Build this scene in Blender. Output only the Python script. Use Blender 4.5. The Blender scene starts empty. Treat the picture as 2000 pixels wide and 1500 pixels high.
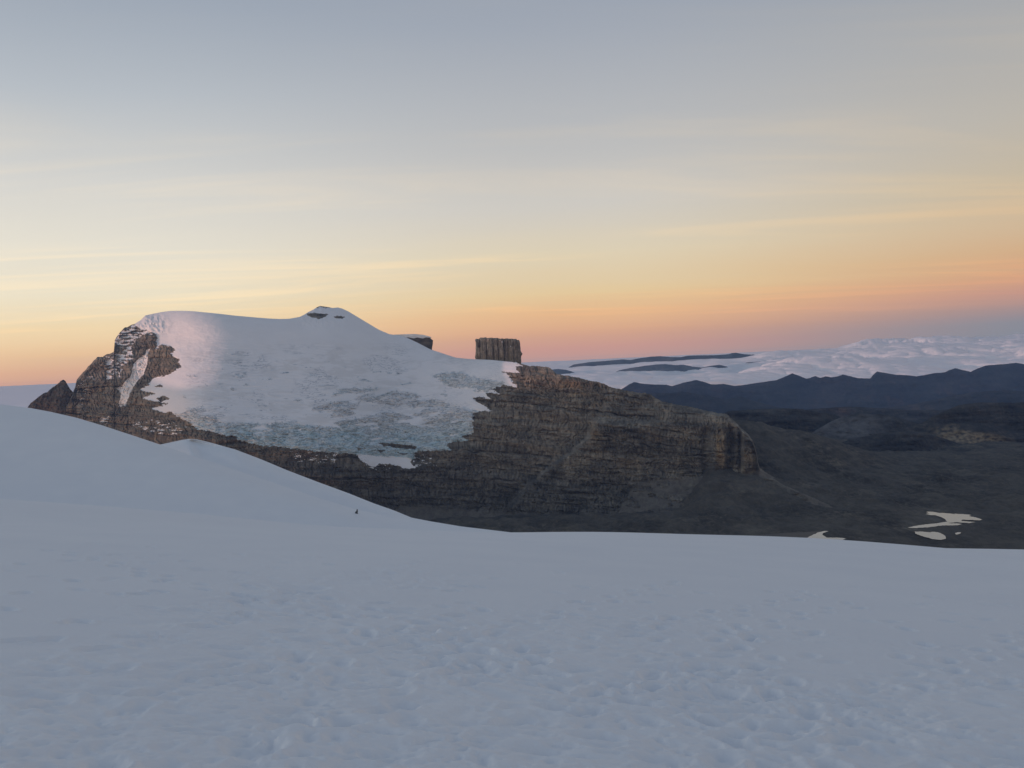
import bpy, math
import numpy as np
from mathutils import Matrix, Vector

# ------------------------------------------------------------------ camera
SC = bpy.context.scene
FPX = 1778.0                       # focal length in photo pixels (2000 px wide)
ROLL = math.atan(0.0455)           # the picture is held slightly crooked
PITCH = -math.atan(47.0 / FPX)
_f = np.array([0, math.cos(PITCH), math.sin(PITCH)])
_z = np.array([0, -math.sin(PITCH), math.cos(PITCH)])
_x = np.array([1.0, 0, 0])
_r = _x * math.cos(ROLL) - _z * math.sin(ROLL)
_u = _x * math.sin(ROLL) + _z * math.cos(ROLL)
cam_data = bpy.data.cameras.new('camera')
cam_data.sensor_width = 36.0
cam_data.lens = 36.0 * FPX / 2000.0
cam_data.clip_start = 0.1
cam_data.clip_end = 1.0e6
cam = bpy.data.objects.new('camera', cam_data)
SC.collection.objects.link(cam)
cam.matrix_world = Matrix(((_r[0], _u[0], -_f[0], 0), (_r[1], _u[1], -_f[1], 0),
                           (_r[2], _u[2], -_f[2], 0), (0, 0, 0, 1)))
SC.camera = cam

SUN_AZ = math.radians(-95.0)      # measured from the view axis (+Y), left is negative
SUN_EL = math.radians(3.2)
SUN_DIR = Vector((math.sin(SUN_AZ) * math.cos(SUN_EL), math.cos(SUN_AZ) * math.cos(SUN_EL), math.sin(SUN_EL)))

SC.view_settings.view_transform = 'Standard'
SC.view_settings.look = 'None'
SC.view_settings.exposure = 0.0
SC.view_settings.gamma = 1.0
SC.view_settings.use_curve_mapping = False
SC.cycles.max_bounces = 6
SC.cycles.diffuse_bounces = 3
SC.cycles.volume_bounces = 0


def lin(c):
    out = []
    for v in c[:3]:
        v /= 255.0
        out.append(v / 12.92 if v <= 0.04045 else ((v + 0.055) / 1.055) ** 2.4)
    return (out[0], out[1], out[2], 1.0)


# ------------------------------------------------------------------ sky
world = bpy.data.worlds.new('World')
SC.world = world
world.use_nodes = True


def build_world():
    nt = world.node_tree
    N, L = nt.nodes, nt.links
    N.clear()

    def math_node(op, a, b=None, clamp=False):
        n = N.new('ShaderNodeMath')
        n.operation = op
        n.use_clamp = clamp
        for i, v in enumerate((a, b)):
            if v is None:
                continue
            if isinstance(v, (int, float)):
                n.inputs[i].default_value = v
            else:
                L.new(v, n.inputs[i])
        return n.outputs[0]

    def maprange(v, a, b, c=0.0, d=1.0, smooth=True):
        n = N.new('ShaderNodeMapRange')
        n.interpolation_type = 'SMOOTHSTEP' if smooth else 'LINEAR'
        L.new(v, n.inputs[0])
        for i, q in enumerate((a, b, c, d)):
            n.inputs[i + 1].default_value = q
        return n.outputs[0]

    def mix(fac, a, b, blend='MIX'):
        n = N.new('ShaderNodeMix')
        n.data_type = 'RGBA'
        n.blend_type = blend
        n.clamp_result = False
        if isinstance(fac, (int, float)):
            n.inputs[0].default_value = fac
        else:
            L.new(fac, n.inputs[0])
        for i, v in ((6, a), (7, b)):
            if isinstance(v, tuple):
                n.inputs[i].default_value = v
            else:
                L.new(v, n.inputs[i])
        return n.outputs[2]

    tc = N.new('ShaderNodeTexCoord')
    sep = N.new('ShaderNodeSeparateXYZ')
    L.new(tc.outputs['Generated'], sep.inputs[0])
    X, Y, Z = sep.outputs
    hl = math_node('SQRT', math_node('ADD', math_node('MULTIPLY', X, X), math_node('MULTIPLY', Y, Y)))
    hl = math_node('MAXIMUM', hl, 0.001)
    t = math_node('DIVIDE', math_node('ADD', math_node('MULTIPLY', X, math.sin(SUN_AZ)), math_node('MULTIPLY', Y, math.cos(SUN_AZ))), hl)
    # t is the cosine between the view azimuth and the sun's azimuth
    el = math_node('MULTIPLY', math_node('ARCSINE', Z), 180 / math.pi)
    # high thin cirrus: the same bands drift a little up and down
    pz = math_node('ADD', math_node('MAXIMUM', Z, 0.0), 0.05)
    cx = math_node('DIVIDE', X, pz)
    cy = math_node('DIVIDE', Y, pz)
    comb = N.new('ShaderNodeCombineXYZ')
    L.new(cx, comb.inputs[0])
    L.new(cy, comb.inputs[1])

    def cirrus(rot, sc, loc, scale, detail, rough, dist):
        m = N.new('ShaderNodeMapping')
        L.new(comb.outputs[0], m.inputs[0])
        m.inputs['Rotation'].default_value = (0, 0, rot)
        m.inputs['Scale'].default_value = sc
        m.inputs['Location'].default_value = loc
        n = N.new('ShaderNodeTexNoise')
        n.inputs['Scale'].default_value = scale
        n.inputs['Detail'].default_value = detail
        n.inputs['Roughness'].default_value = rough
        n.inputs['Distortion'].default_value = dist
        L.new(m.outputs[0], n.inputs['Vector'])
        return n.outputs[0]
    s1 = cirrus(math.radians(-12), (0.16, 0.60, 1), (3.1, 1.2, 0), 1.0, 6, 0.6, 0.5)
    s2 = cirrus(math.radians(-20), (0.26, 1.1, 1), (0.4, 7.7, 0), 1.0, 5, 0.55, 0.9)
    wob = math_node('SUBTRACT', s1, 0.5)
    elw = math_node('ADD', el, math_node('MULTIPLY', math_node('MULTIPLY', wob, 1.7), maprange(el, 0.6, 5.0)))
    pos = math_node('SQRT', math_node('DIVIDE', math_node('MAXIMUM', elw, 0.0), 90.0), clamp=True)

    def ramp(stops):
        n = N.new('ShaderNodeValToRGB')
        cr = n.color_ramp
        cr.interpolation = 'LINEAR'
        while len(cr.elements) > 1:
            cr.elements.remove(cr.elements[-1])
        first = True
        for e, c in stops:
            p = math.sqrt(e / 90.0)
            if first:
                el_ = cr.elements[0]
                el_.position = p
                first = False
            else:
                el_ = cr.elements.new(p)
            el_.color = lin(c)
        L.new(pos, n.inputs[0])
        return n.outputs[0]
    zen = [(34, (134, 146, 163)), (50, (115, 128, 148)), (90, (102, 116, 138))]
    left = ramp([(0.0, (206, 160, 138)), (0.5, (222, 174, 138)), (1.4, (236, 197, 150)), (3.0, (243, 219, 176)),
                 (4.7, (244, 231, 202)), (7.5, (235, 228, 211)), (11, (217, 215, 209)), (16, (186, 192, 198)),
                 (22, (156, 166, 180))] + zen)
    centre = ramp([(0.0, (186, 150, 146)), (0.6, (203, 152, 138)), (1.5, (217, 166, 132)), (2.7, (232, 186, 138)),
                   (4.0, (234, 205, 156)), (6.5, (227, 212, 182)), (9.6, (210, 205, 196)), (15, (183, 185, 188)),
                   (21, (158, 166, 179))] + zen)
    right = ramp([(0.0, (118, 134, 150)), (0.8, (128, 136, 148)), (1.6, (160, 137, 138)), (2.4, (194, 145, 130)), (3.4, (212, 158, 122)),
                  (4.6, (216, 174, 130)), (6.2, (212, 184, 148)), (8.4, (201, 185, 158)), (12, (189, 182, 170)),
                  (16, (175, 174, 172)), (20, (161, 165, 171))] + zen)
    col = mix(maprange(t, -0.17, 0.34), centre, left)
    col = mix(maprange(t, -0.17, -0.66), col, right)
    boost = maprange(el, 5.0, 0.2)
    col = mix(boost, col, mix(1.0, col, (1.17, 1.11, 1.03, 1), 'MULTIPLY'))
    # cirrus streaks catch the low light
    streak = maprange(s2, 0.46, 0.74)
    veil = math_node('MULTIPLY', streak, math_node('MULTIPLY', maprange(el, 0.8, 3.5), maprange(el, 30.0, 13.0)))
    warm = mix(1.0, col, (1.20, 1.10, 0.97, 1), 'MULTIPLY')
    col = mix(math_node('MULTIPLY', veil, 0.8), col, warm)
    # the sky nearer the sun, left of the frame, is brighter
    glow = math_node('ADD', 1.0, math_node('MULTIPLY', math_node('MULTIPLY', maprange(t, 0.35, 1.0), maprange(el, 45.0, 2.0)), 0.7))
    glowc = N.new('ShaderNodeCombineXYZ')
    for i in range(3):
        L.new(glow, glowc.inputs[i])
    col = mix(1.0, col, glowc.outputs[0], 'MULTIPLY')
    sky = N.new('ShaderNodeTexSky')
    sky.sky_type = 'NISHITA'
    sky.sun_disc = False
    sky.sun_elevation = SUN_EL
    sky.sun_rotation = SUN_AZ
    sky.altitude = 4800
    sky.air_density = 1.0
    sky.dust_density = 0.6
    sky.ozone_density = 1.5
    col = mix(1.0, col, (8.8, 8.8, 8.8, 1), 'MULTIPLY')
    col = mix(0.06, col, sky.outputs[0], 'ADD')
    bg = N.new('ShaderNodeBackground')
    bg.inputs['Strength'].default_value = 0.11
    L.new(col, bg.inputs[0])
    out = N.new('ShaderNodeOutputWorld')
    L.new(bg.outputs[0], out.inputs[0])


build_world()

sun_data = bpy.data.lights.new('sun', 'SUN')
sun_data.energy = 1.5
sun_data.angle = math.radians(0.6)
sun_data.color = (1.0, 0.52, 0.44)
sun = bpy.data.objects.new('sun', sun_data)
SC.collection.objects.link(sun)
sun.rotation_euler = SUN_DIR.to_track_quat('Z', 'Y').to_euler()

# ------------------------------------------------------------------ helpers: noise
_rng = np.random.RandomState(7)
_PERM = _rng.permutation(256)
_PERM = np.concatenate([_PERM, _PERM]).astype(np.int64)
_GA = np.cos(np.arange(256) * 2 * np.pi / 256)
_GB = np.sin(np.arange(256) * 2 * np.pi / 256)


def pn(x, y, seed=0):
    x = np.asarray(x, dtype=np.float64) + seed * 17.31
    y = np.asarray(y, dtype=np.float64) - seed * 9.17
    xf = np.floor(x)
    yf = np.floor(y)
    xi = xf.astype(np.int64) & 255
    yi = yf.astype(np.int64) & 255
    x = x - xf
    y = y - yf
    u = x * x * x * (x * (x * 6 - 15) + 10)
    v = y * y * y * (y * (y * 6 - 15) + 10)

    def g(ix, iy, dx, dy):
        h = _PERM[_PERM[ix & 255] + (iy & 255)]
        return _GA[h] * dx + _GB[h] * dy
    a = g(xi, yi, x, y)
    b = g(xi + 1, yi, x - 1, y)
    c = g(xi, yi + 1, x, y - 1)
    d = g(xi + 1, yi + 1, x - 1, y - 1)
    return (a + u * (b - a) + v * ((c + u * (d - c)) - (a + u * (b - a)))) * 1.5


def fbm(x, y, octv=4, seed=0, gain=0.5):
    s = 0
    amp = 1.0
    tot = 0
    for i in range(octv):
        s = s + amp * pn(x * (2.03 ** i), y * (2.03 ** i), seed + i * 3)
        tot += amp
        amp *= gain
    return s / tot * 1.4


def ridged(x, y, octv=4, seed=0, gain=0.5):
    s = 0
    amp = 1.0
    tot = 0
    for i in range(octv):
        s = s + amp * (1 - 2 * np.abs(pn(x * (2.03 ** i), y * (2.03 ** i), seed + i * 3)))
        tot += amp
        amp *= gain
    return s / tot


def sstep(a, b, v):
    t = np.clip((v - a) / (b - a), 0, 1)
    return t * t * (3 - 2 * t)


def blur(a, n, axis):
    if n < 1:
        return a
    for _ in range(2):
        pad = [(0, 0)] * a.ndim
        pad[axis] = (n + 1, n)
        c = np.cumsum(np.pad(a, pad, mode='edge'), axis=axis)
        k = 2 * n + 1
        sl1 = [slice(None)] * a.ndim
        sl0 = [slice(None)] * a.ndim
        sl1[axis] = slice(k, None)
        sl0[axis] = slice(None, -k)
        a = (c[tuple(sl1)] - c[tuple(sl0)]) / k
    return a


def inpoly(px, py, poly):
    inside = np.zeros(px.shape, bool)
    n = len(poly)
    j = n - 1
    for i in range(n):
        xi, yi = poly[i]
        xj, yj = poly[j]
        if yi != yj:
            c = ((yi > py) != (yj > py)) & (px < (xj - xi) * (py - yi) / (yj - yi) + xi)
            inside ^= c
        j = i
    return inside


def poly_line(pts, px):
    p = np.array(pts, float)
    return np.interp(px, p[:, 0], p[:, 1])


# ------------------------------------------------------------------ helpers: geometry
def ray(px, py):
    """direction with y component 1 through a photo pixel (the camera stands at the origin)"""
    a = (np.asarray(px, float) - 1000.0) / FPX
    b = (750.0 - np.asarray(py, float)) / FPX
    d = _f[:, None] + np.ravel(a)[None] * _r[:, None] + np.ravel(b)[None] * _u[:, None]
    d = d / d[1]
    sh = np.shape(a)
    return d[0].reshape(sh), d[2].reshape(sh)


def at(px, py, Y):
    a, b = ray(np.array(px), np.array(py))
    return np.array([float(a) * Y, Y, float(b) * Y])


def tag(o, label=None, cat=None, group=None, kind=None):
    if label:
        o['label'] = label
    if cat:
        o['category'] = cat
    if group:
        o['group'] = group
    if kind:
        o['kind'] = kind
    return o


def empty(name, loc):
    o = bpy.data.objects.new(name, None)
    SC.collection.objects.link(o)
    o.location = loc
    o.empty_display_size = 1
    return o


def mesh_obj(name, V, F, mat, parent=None, origin=(0, 0, 0), smooth=True, attrs=None):
    V = np.asarray(V, float).reshape(-1, 3) - np.asarray(origin, float)
    F = np.asarray(F, np.int64)
    used, inv = np.unique(F, return_inverse=True)
    F = inv.reshape(F.shape)
    V = V[used]
    me = bpy.data.meshes.new(name)
    me.vertices.add(len(V))
    me.vertices.foreach_set('co', V.astype(np.float32).ravel())
    k = F.shape[1]
    me.loops.add(F.size)
    me.loops.foreach_set('vertex_index', F.astype(np.int32).ravel())
    me.polygons.add(len(F))
    me.polygons.foreach_set('loop_start', np.arange(0, F.size, k, dtype=np.int32))
    me.polygons.foreach_set('use_smooth', np.full(len(F), smooth, bool))
    me.update(calc_edges=True)
    if attrs:
        for an, av in attrs.items():
            at_ = me.attributes.new(an, 'FLOAT', 'POINT')
            at_.data.foreach_set('value', np.asarray(av, np.float32).ravel()[used])
    me.materials.append(mat)
    o = bpy.data.objects.new(name, me)
    SC.collection.objects.link(o)
    if parent is not None:
        o.parent = parent
    else:
        o.location = origin
    return o


def grid_faces(nr, nc):
    i = np.arange(nr - 1)[:, None] * nc + np.arange(nc - 1)[None]
    return np.stack([i, i + nc, i + nc + 1, i + 1], -1)      # rows go down, columns go right: faces the camera


def face(px, top, bot, rows, dbot, cotfn, dispfn=None, hblur=12, relief=None, rmask=1.0, logD=None, back=((12, -2), (60, -22), (170, -90), (420, -320)), warp=1.0):
    """A mountain side: every column of photo x runs from its skyline down to its foot; the distance grows upward
    with the cotangent of the slope.  Returns X, Y, Z, PX, PY (rows from the skyline down) and the rows behind it."""
    v = np.linspace(0, 1, rows)[:, None] ** warp
    PX = np.repeat(px[None], rows, 0)
    PY = top[None] + v * (bot - top)[None]
    A, B = ray(PX, PY)
    dpy = np.diff(PY, axis=0)
    if logD is not None:
        up = logD - np.log(dbot)[None]
    else:
        cot = cotfn(PX, PY)
        cot = blur(cot, hblur, 1)
        inc = np.zeros_like(PY)
        inc[:-1] = dpy / FPX * 0.5 * (cot[:-1] + cot[1:])
        up = np.cumsum(inc[::-1], axis=0)[::-1]
    if relief is not None:
        # ledges and cliffs without drift: the beds' own steps, taken off their running mean
        inc2 = np.zeros_like(PY)
        inc2[:-1] = dpy / FPX * 0.5 * (relief[:-1] + relief[1:])
        u2 = np.cumsum(inc2[::-1], axis=0)[::-1]
        up = up + (u2 - blur(blur(u2, 30, 0), 3, 1)) * rmask
    D = dbot[None] * np.exp(up * 1.0)
    if dispfn is not None:
        D = D + dispfn(PX, PY, A * D, B * D, D)
    X, Yv, Z = A * D, D, B * D
    bx, by, bz = [], [], []
    for (s, dz) in back[::-1]:
        f = (Yv[:1] + s) / Yv[:1]
        bx.append(X[:1] * f)
        by.append(Yv[:1] + s)
        bz.append(Z[:1] + dz)
    nb = len(back)
    return (np.concatenate(bx + [X]), np.concatenate(by + [Yv]), np.concatenate(bz + [Z]), PX, PY, nb)


# ------------------------------------------------------------------ helpers: materials
class MT:
    def __init__(self, name):
        self.m = bpy.data.materials.new(name)
        self.m.use_nodes = True
        self.nt = self.m.node_tree
        self.N, self.L = self.nt.nodes, self.nt.links
        self.bsdf = self.N['Principled BSDF']
        self.out = self.N['Material Output']
        self.bsdf.inputs['Roughness'].default_value = 0.9
        self.bsdf.inputs['Specular IOR Level'].default_value = 0.15
        g = self.N.new('ShaderNodeNewGeometry')
        self.pos = g.outputs['Position']

    def mapping(self, scale=(1, 1, 1), loc=(0, 0, 0), rot=(0, 0, 0)):
        n = self.N.new('ShaderNodeMapping')
        self.L.new(self.pos, n.inputs[0])
        n.inputs['Scale'].default_value = scale
        n.inputs['Location'].default_value = loc
        n.inputs['Rotation'].default_value = rot
        return n.outputs[0]

    def noise(self, vec, scale=1.0, detail=4, rough=0.55, dist=0.0):
        n = self.N.new('ShaderNodeTexNoise')
        self.L.new(vec, n.inputs['Vector'])
        n.inputs['Scale'].default_value = scale
        n.inputs['Detail'].default_value = detail
        n.inputs['Roughness'].default_value = rough
        n.inputs['Distortion'].default_value = dist
        return n.outputs[0]

    def ramp(self, fac, stops, interp='LINEAR'):
        n = self.N.new('ShaderNodeValToRGB')
        cr = n.color_ramp
        cr.interpolation = interp
        cr.elements[0].position = stops[0][0]
        cr.elements[1].position = stops[-1][0]
        for p, c in stops[1:-1]:
            cr.elements.new(p)
        for e, (p, c) in zip(cr.elements, stops):
            e.color = (c[0], c[1], c[2], 1) if isinstance(c, tuple) else (c, c, c, 1)
        self.L.new(fac, n.inputs[0])
        return n.outputs[0]

    def mix(self, fac, a, b, blend='MIX'):
        n = self.N.new('ShaderNodeMix')
        n.data_type = 'RGBA'
        n.blend_type = blend
        if isinstance(fac, (int, float)):
            n.inputs[0].default_value = fac
        else:
            self.L.new(fac, n.inputs[0])
        for i, v in ((6, a), (7, b)):
            if isinstance(v, tuple):
                n.inputs[i].default_value = v if len(v) == 4 else (*v, 1)
            else:
                self.L.new(v, n.inputs[i])
        return n.outputs[2]

    def lines(self, scale, width, dist=1.2):
        # thin wandering cracks: where a stretched noise crosses its middle value
        n = self.noise(self.mapping(scale, rot=(0, 0.10, 0)), 1.0, 7, 0.62, dist)
        m = self.N.new('ShaderNodeMath')
        m.operation = 'SUBTRACT'
        self.L.new(n, m.inputs[0])
        m.inputs[1].default_value = 0.5
        b = self.N.new('ShaderNodeMath')
        b.operation = 'ABSOLUTE'
        self.L.new(m.outputs[0], b.inputs[0])
        return self.ramp(b.outputs[0], [(0.0, 0.0), (width, 1.0)])

    def attr(self, name):
        n = self.N.new('ShaderNodeAttribute')
        n.attribute_name = name
        return n.outputs['Fac']

    def bump(self, h, dist, strength=1.0):
        n = self.N.new('ShaderNodeBump')
        n.inputs['Distance'].default_value = dist
        n.inputs['Strength'].default_value = strength
        self.L.new(h, n.inputs['Height'])
        self.L.new(n.outputs[0], self.bsdf.inputs['Normal'])

    def color(self, c):
        if isinstance(c, tuple):
            self.bsdf.inputs['Base Color'].default_value = (*c[:3], 1)
        else:
            self.L.new(c, self.bsdf.inputs['Base Color'])


def mat_rock(name, dark, mid, light, ochre=(0.27, 0.205, 0.125), scree=(0.13, 0.115, 0.10), bandmix=0.5, scale=1.0):
    t = MT(name)
    s = scale
    band = t.noise(t.mapping((0.008 / s, 0.004 / s, 0.085 / s)), 1.0, 6, 0.66, 0.2)
    streak = t.noise(t.mapping((0.085 / s, 0.04 / s, 0.022 / s)), 1.0, 6, 0.68, 0.9)
    blot = t.noise(t.mapping((0.012 / s, 0.008 / s, 0.02 / s)), 1.0, 6, 0.6)
    c = t.ramp(band, [(0.36, dark), (0.5, mid), (0.66, light)])
    c2 = t.ramp(streak, [(0.34, dark), (0.5, mid), (0.70, light)])
    c = t.mix(bandmix, c, c2)
    c = t.mix(t.ramp(blot, [(0.38, 0.0), (0.60, 1.0)]), t.mix(1.0, c, (0.68, 0.69, 0.70), 'MULTIPLY'), t.mix(1.0, c, (1.2, 1.17, 1.12), 'MULTIPLY'))
    c = t.mix(t.attr('ochre'), c, t.mix(1.0, t.mix(0.5, c2, (0.2, 0.2, 0.2)), t.mix(1.0, (*ochre, 1), (5.5, 5.5, 5.5), 'MULTIPLY'), 'MULTIPLY'))
    c = t.mix(t.attr('dark_tone'), c, t.mix(1.0, c, (0.62, 0.63, 0.66), 'MULTIPLY'))
    sc = t.noise(t.mapping((0.045 / s, 0.02 / s, 0.04 / s)), 1.0, 10, 0.8, 0.5)
    t.N  # scree is paler rubble
    cs = t.ramp(sc, [(0.36, tuple(0.6 * v for v in scree)), (0.5, scree), (0.66, tuple(1.4 * v for v in scree))])
    c = t.mix(t.attr('scree'), c, cs)
    t.color(c)
    h = t.mix(0.5, t.noise(t.mapping((0.05 / s, 0.05 / s, 0.16 / s)), 1.0, 6, 0.7), streak)
    t.bump(h, 3.5 * s, 0.8)
    return t.m


def mat_snow(name, col=(0.80, 0.82, 0.85), bump=None, lines=False):
    t = MT(name)
    n = t.noise(t.mapping((0.01, 0.006, 0.02)), 1.0, 5, 0.6)
    c = t.mix(t.ramp(n, [(0.3, 0.0), (0.7, 1.0)]), tuple(0.95 * v for v in col), col)
    c = t.mix(t.attr('dirt'), c, (0.62, 0.62, 0.61))
    if lines:
        c = t.mix(t.attr('crev'), c, t.mix(t.lines((0.011, 0.02, 0.06), 0.030), (0.30, 0.36, 0.42), c))
    t.color(c)
    t.bsdf.inputs['Roughness'].default_value = 0.85
    if bump:
        t.bump(t.noise(t.mapping((bump[0],) * 3), 1.0, 5, 0.6), bump[1], 0.6)
    return t.m


M_ROCK = mat_rock('rock', (0.09, 0.083, 0.069), (0.185, 0.17, 0.14), (0.36, 0.33, 0.27), bandmix=0.55, scree=(0.14, 0.125, 0.103))
M_SPIRE = mat_rock('spire_rock', (0.05, 0.043, 0.036), (0.115, 0.098, 0.08), (0.2, 0.172, 0.14))
M_TOWER = mat_rock('tower_rock', (0.085, 0.072, 0.056), (0.23, 0.20, 0.162), (0.50, 0.46, 0.40), bandmix=0.95, scale=0.55)
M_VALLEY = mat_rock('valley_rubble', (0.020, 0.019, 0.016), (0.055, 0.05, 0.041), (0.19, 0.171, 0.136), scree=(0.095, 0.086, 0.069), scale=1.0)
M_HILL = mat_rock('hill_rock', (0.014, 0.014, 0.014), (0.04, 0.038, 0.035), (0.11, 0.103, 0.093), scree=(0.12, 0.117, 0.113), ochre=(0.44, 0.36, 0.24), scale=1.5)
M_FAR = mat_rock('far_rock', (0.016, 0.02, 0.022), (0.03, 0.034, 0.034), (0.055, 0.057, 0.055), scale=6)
M_ISLE = mat_rock('far_haze_tint', (0.08, 0.10, 0.11), (0.11, 0.13, 0.14), (0.14, 0.16, 0.17), scale=8)  # paler, bluer base colour paints in haze over the far islands
M_SNOW = mat_snow('mountain_snow', (0.88, 0.89, 0.905), (0.03, 2.0), lines=True)
M_GULLY = mat_snow('gully_snow', (0.88, 0.87, 0.85), (0.08, 3.0))


def make_ice():
    t = MT('glacier_ice')
    a = t.noise(t.mapping((0.022, 0.03, 0.085), rot=(0, 0.12, 0)), 1.0, 8, 0.72, 0.8)
    b = t.noise(t.mapping((0.008, 0.006, 0.015)), 1.0, 4, 0.5)
    blue = t.ramp(a, [(0.32, (0.28, 0.45, 0.53)), (0.44, (0.55, 0.73, 0.80)), (0.60, (0.78, 0.87, 0.91))])
    grey = t.ramp(a, [(0.32, (0.53, 0.56, 0.60)), (0.43, (0.75, 0.78, 0.81)), (0.58, (0.86, 0.88, 0.90))])
    f = t.mix(t.ramp(b, [(0.35, 0.0), (0.65, 1.0)]), t.attr('blue'), (1, 1, 1), 'OVERLAY')
    c = t.mix(t.attr('blue'), grey, blue)
    c = t.mix(0.85, c, t.mix(t.lines((0.016, 0.02, 0.075), 0.035), (0.16, 0.24, 0.29), c))
    t.color(c)
    t.bsdf.inputs['Roughness'].default_value = 0.6
    t.bump(a, 9.0, 1.0)
    return t.m


M_ICE = make_ice()


def make_field_snow():
    t = MT('field_snow')
    n = t.noise(t.mapping((0.35, 0.35, 0.35)), 1.0, 5, 0.6)
    t.color(t.mix(t.ramp(n, [(0.3, 0.0), (0.7, 1.0)]), (0.86, 0.875, 0.895), (0.90, 0.91, 0.92)))
    t.bsdf.inputs['Roughness'].default_value = 0.75
    a = t.noise(t.mapping((9, 9, 9)), 1.0, 6, 0.65)
    t.bump(a, 0.012, 0.7)
    return t.m


M_FIELD = make_field_snow()


def make_cloud():
    t = MT('cloud')
    n = t.noise(t.mapping((0.0016, 0.0016, 0.004)), 1.0, 7, 0.65)
    t.color((0.96, 0.96, 0.96))
    t.bsdf.inputs['Roughness'].default_value = 1.0
    t.bsdf.inputs['Specular IOR Level'].default_value = 0.0
    t.bump(n, 40.0, 0.3)
    tr = t.N.new('ShaderNodeBsdfTranslucent')      # light seeps through cloud heads
    tr.inputs['Color'].default_value = (0.92, 0.92, 0.92, 1)
    mx = t.N.new('ShaderNodeMixShader')
    mx.inputs[0].default_value = 0.12
    t.L.new(t.bsdf.outputs[0], mx.inputs[1])
    t.L.new(tr.outputs[0], mx.inputs[2])
    t.L.new(mx.outputs[0], t.out.inputs['Surface'])
    return t.m


M_CLOUD = make_cloud()


def make_water(name, col, rough, spec=0.5):
    t = MT(name)
    n = t.noise(t.mapping((0.05, 0.02, 0.05)), 1.0, 3, 0.5)
    t.color(t.mix(n, tuple(0.93 * v for v in col), col))
    t.bsdf.inputs['Roughness'].default_value = rough
    t.bsdf.inputs['Specular IOR Level'].default_value = spec
    return t.m


M_LAKE = make_water('milky_water', (0.38, 0.375, 0.35), 0.07)
M_LAKE_DARK = make_water('painted_dark_water', (0.02, 0.025, 0.03), 0.3, 0.02)  # dark base with hardly any gloss paints in the cliff's reflection

# ------------------------------------------------------------------ the snowfield underfoot
EYE = 1.6


def field_height(x, y):
    z = -EYE - 0.150 * y - 0.096 * x
    r = np.maximum(0, y - 45)
    z = z - 0.00115 * r * r
    z = z - 1.1 * np.exp(-((x + 14) / 16) ** 2 - ((y - 62) / 22) ** 2)     # hollow below the slope on the left
    z = z + 0.35 * fbm(x * 0.035, y * 0.02, 2, 31) * sstep(8, 40, y)
    return z


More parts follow.
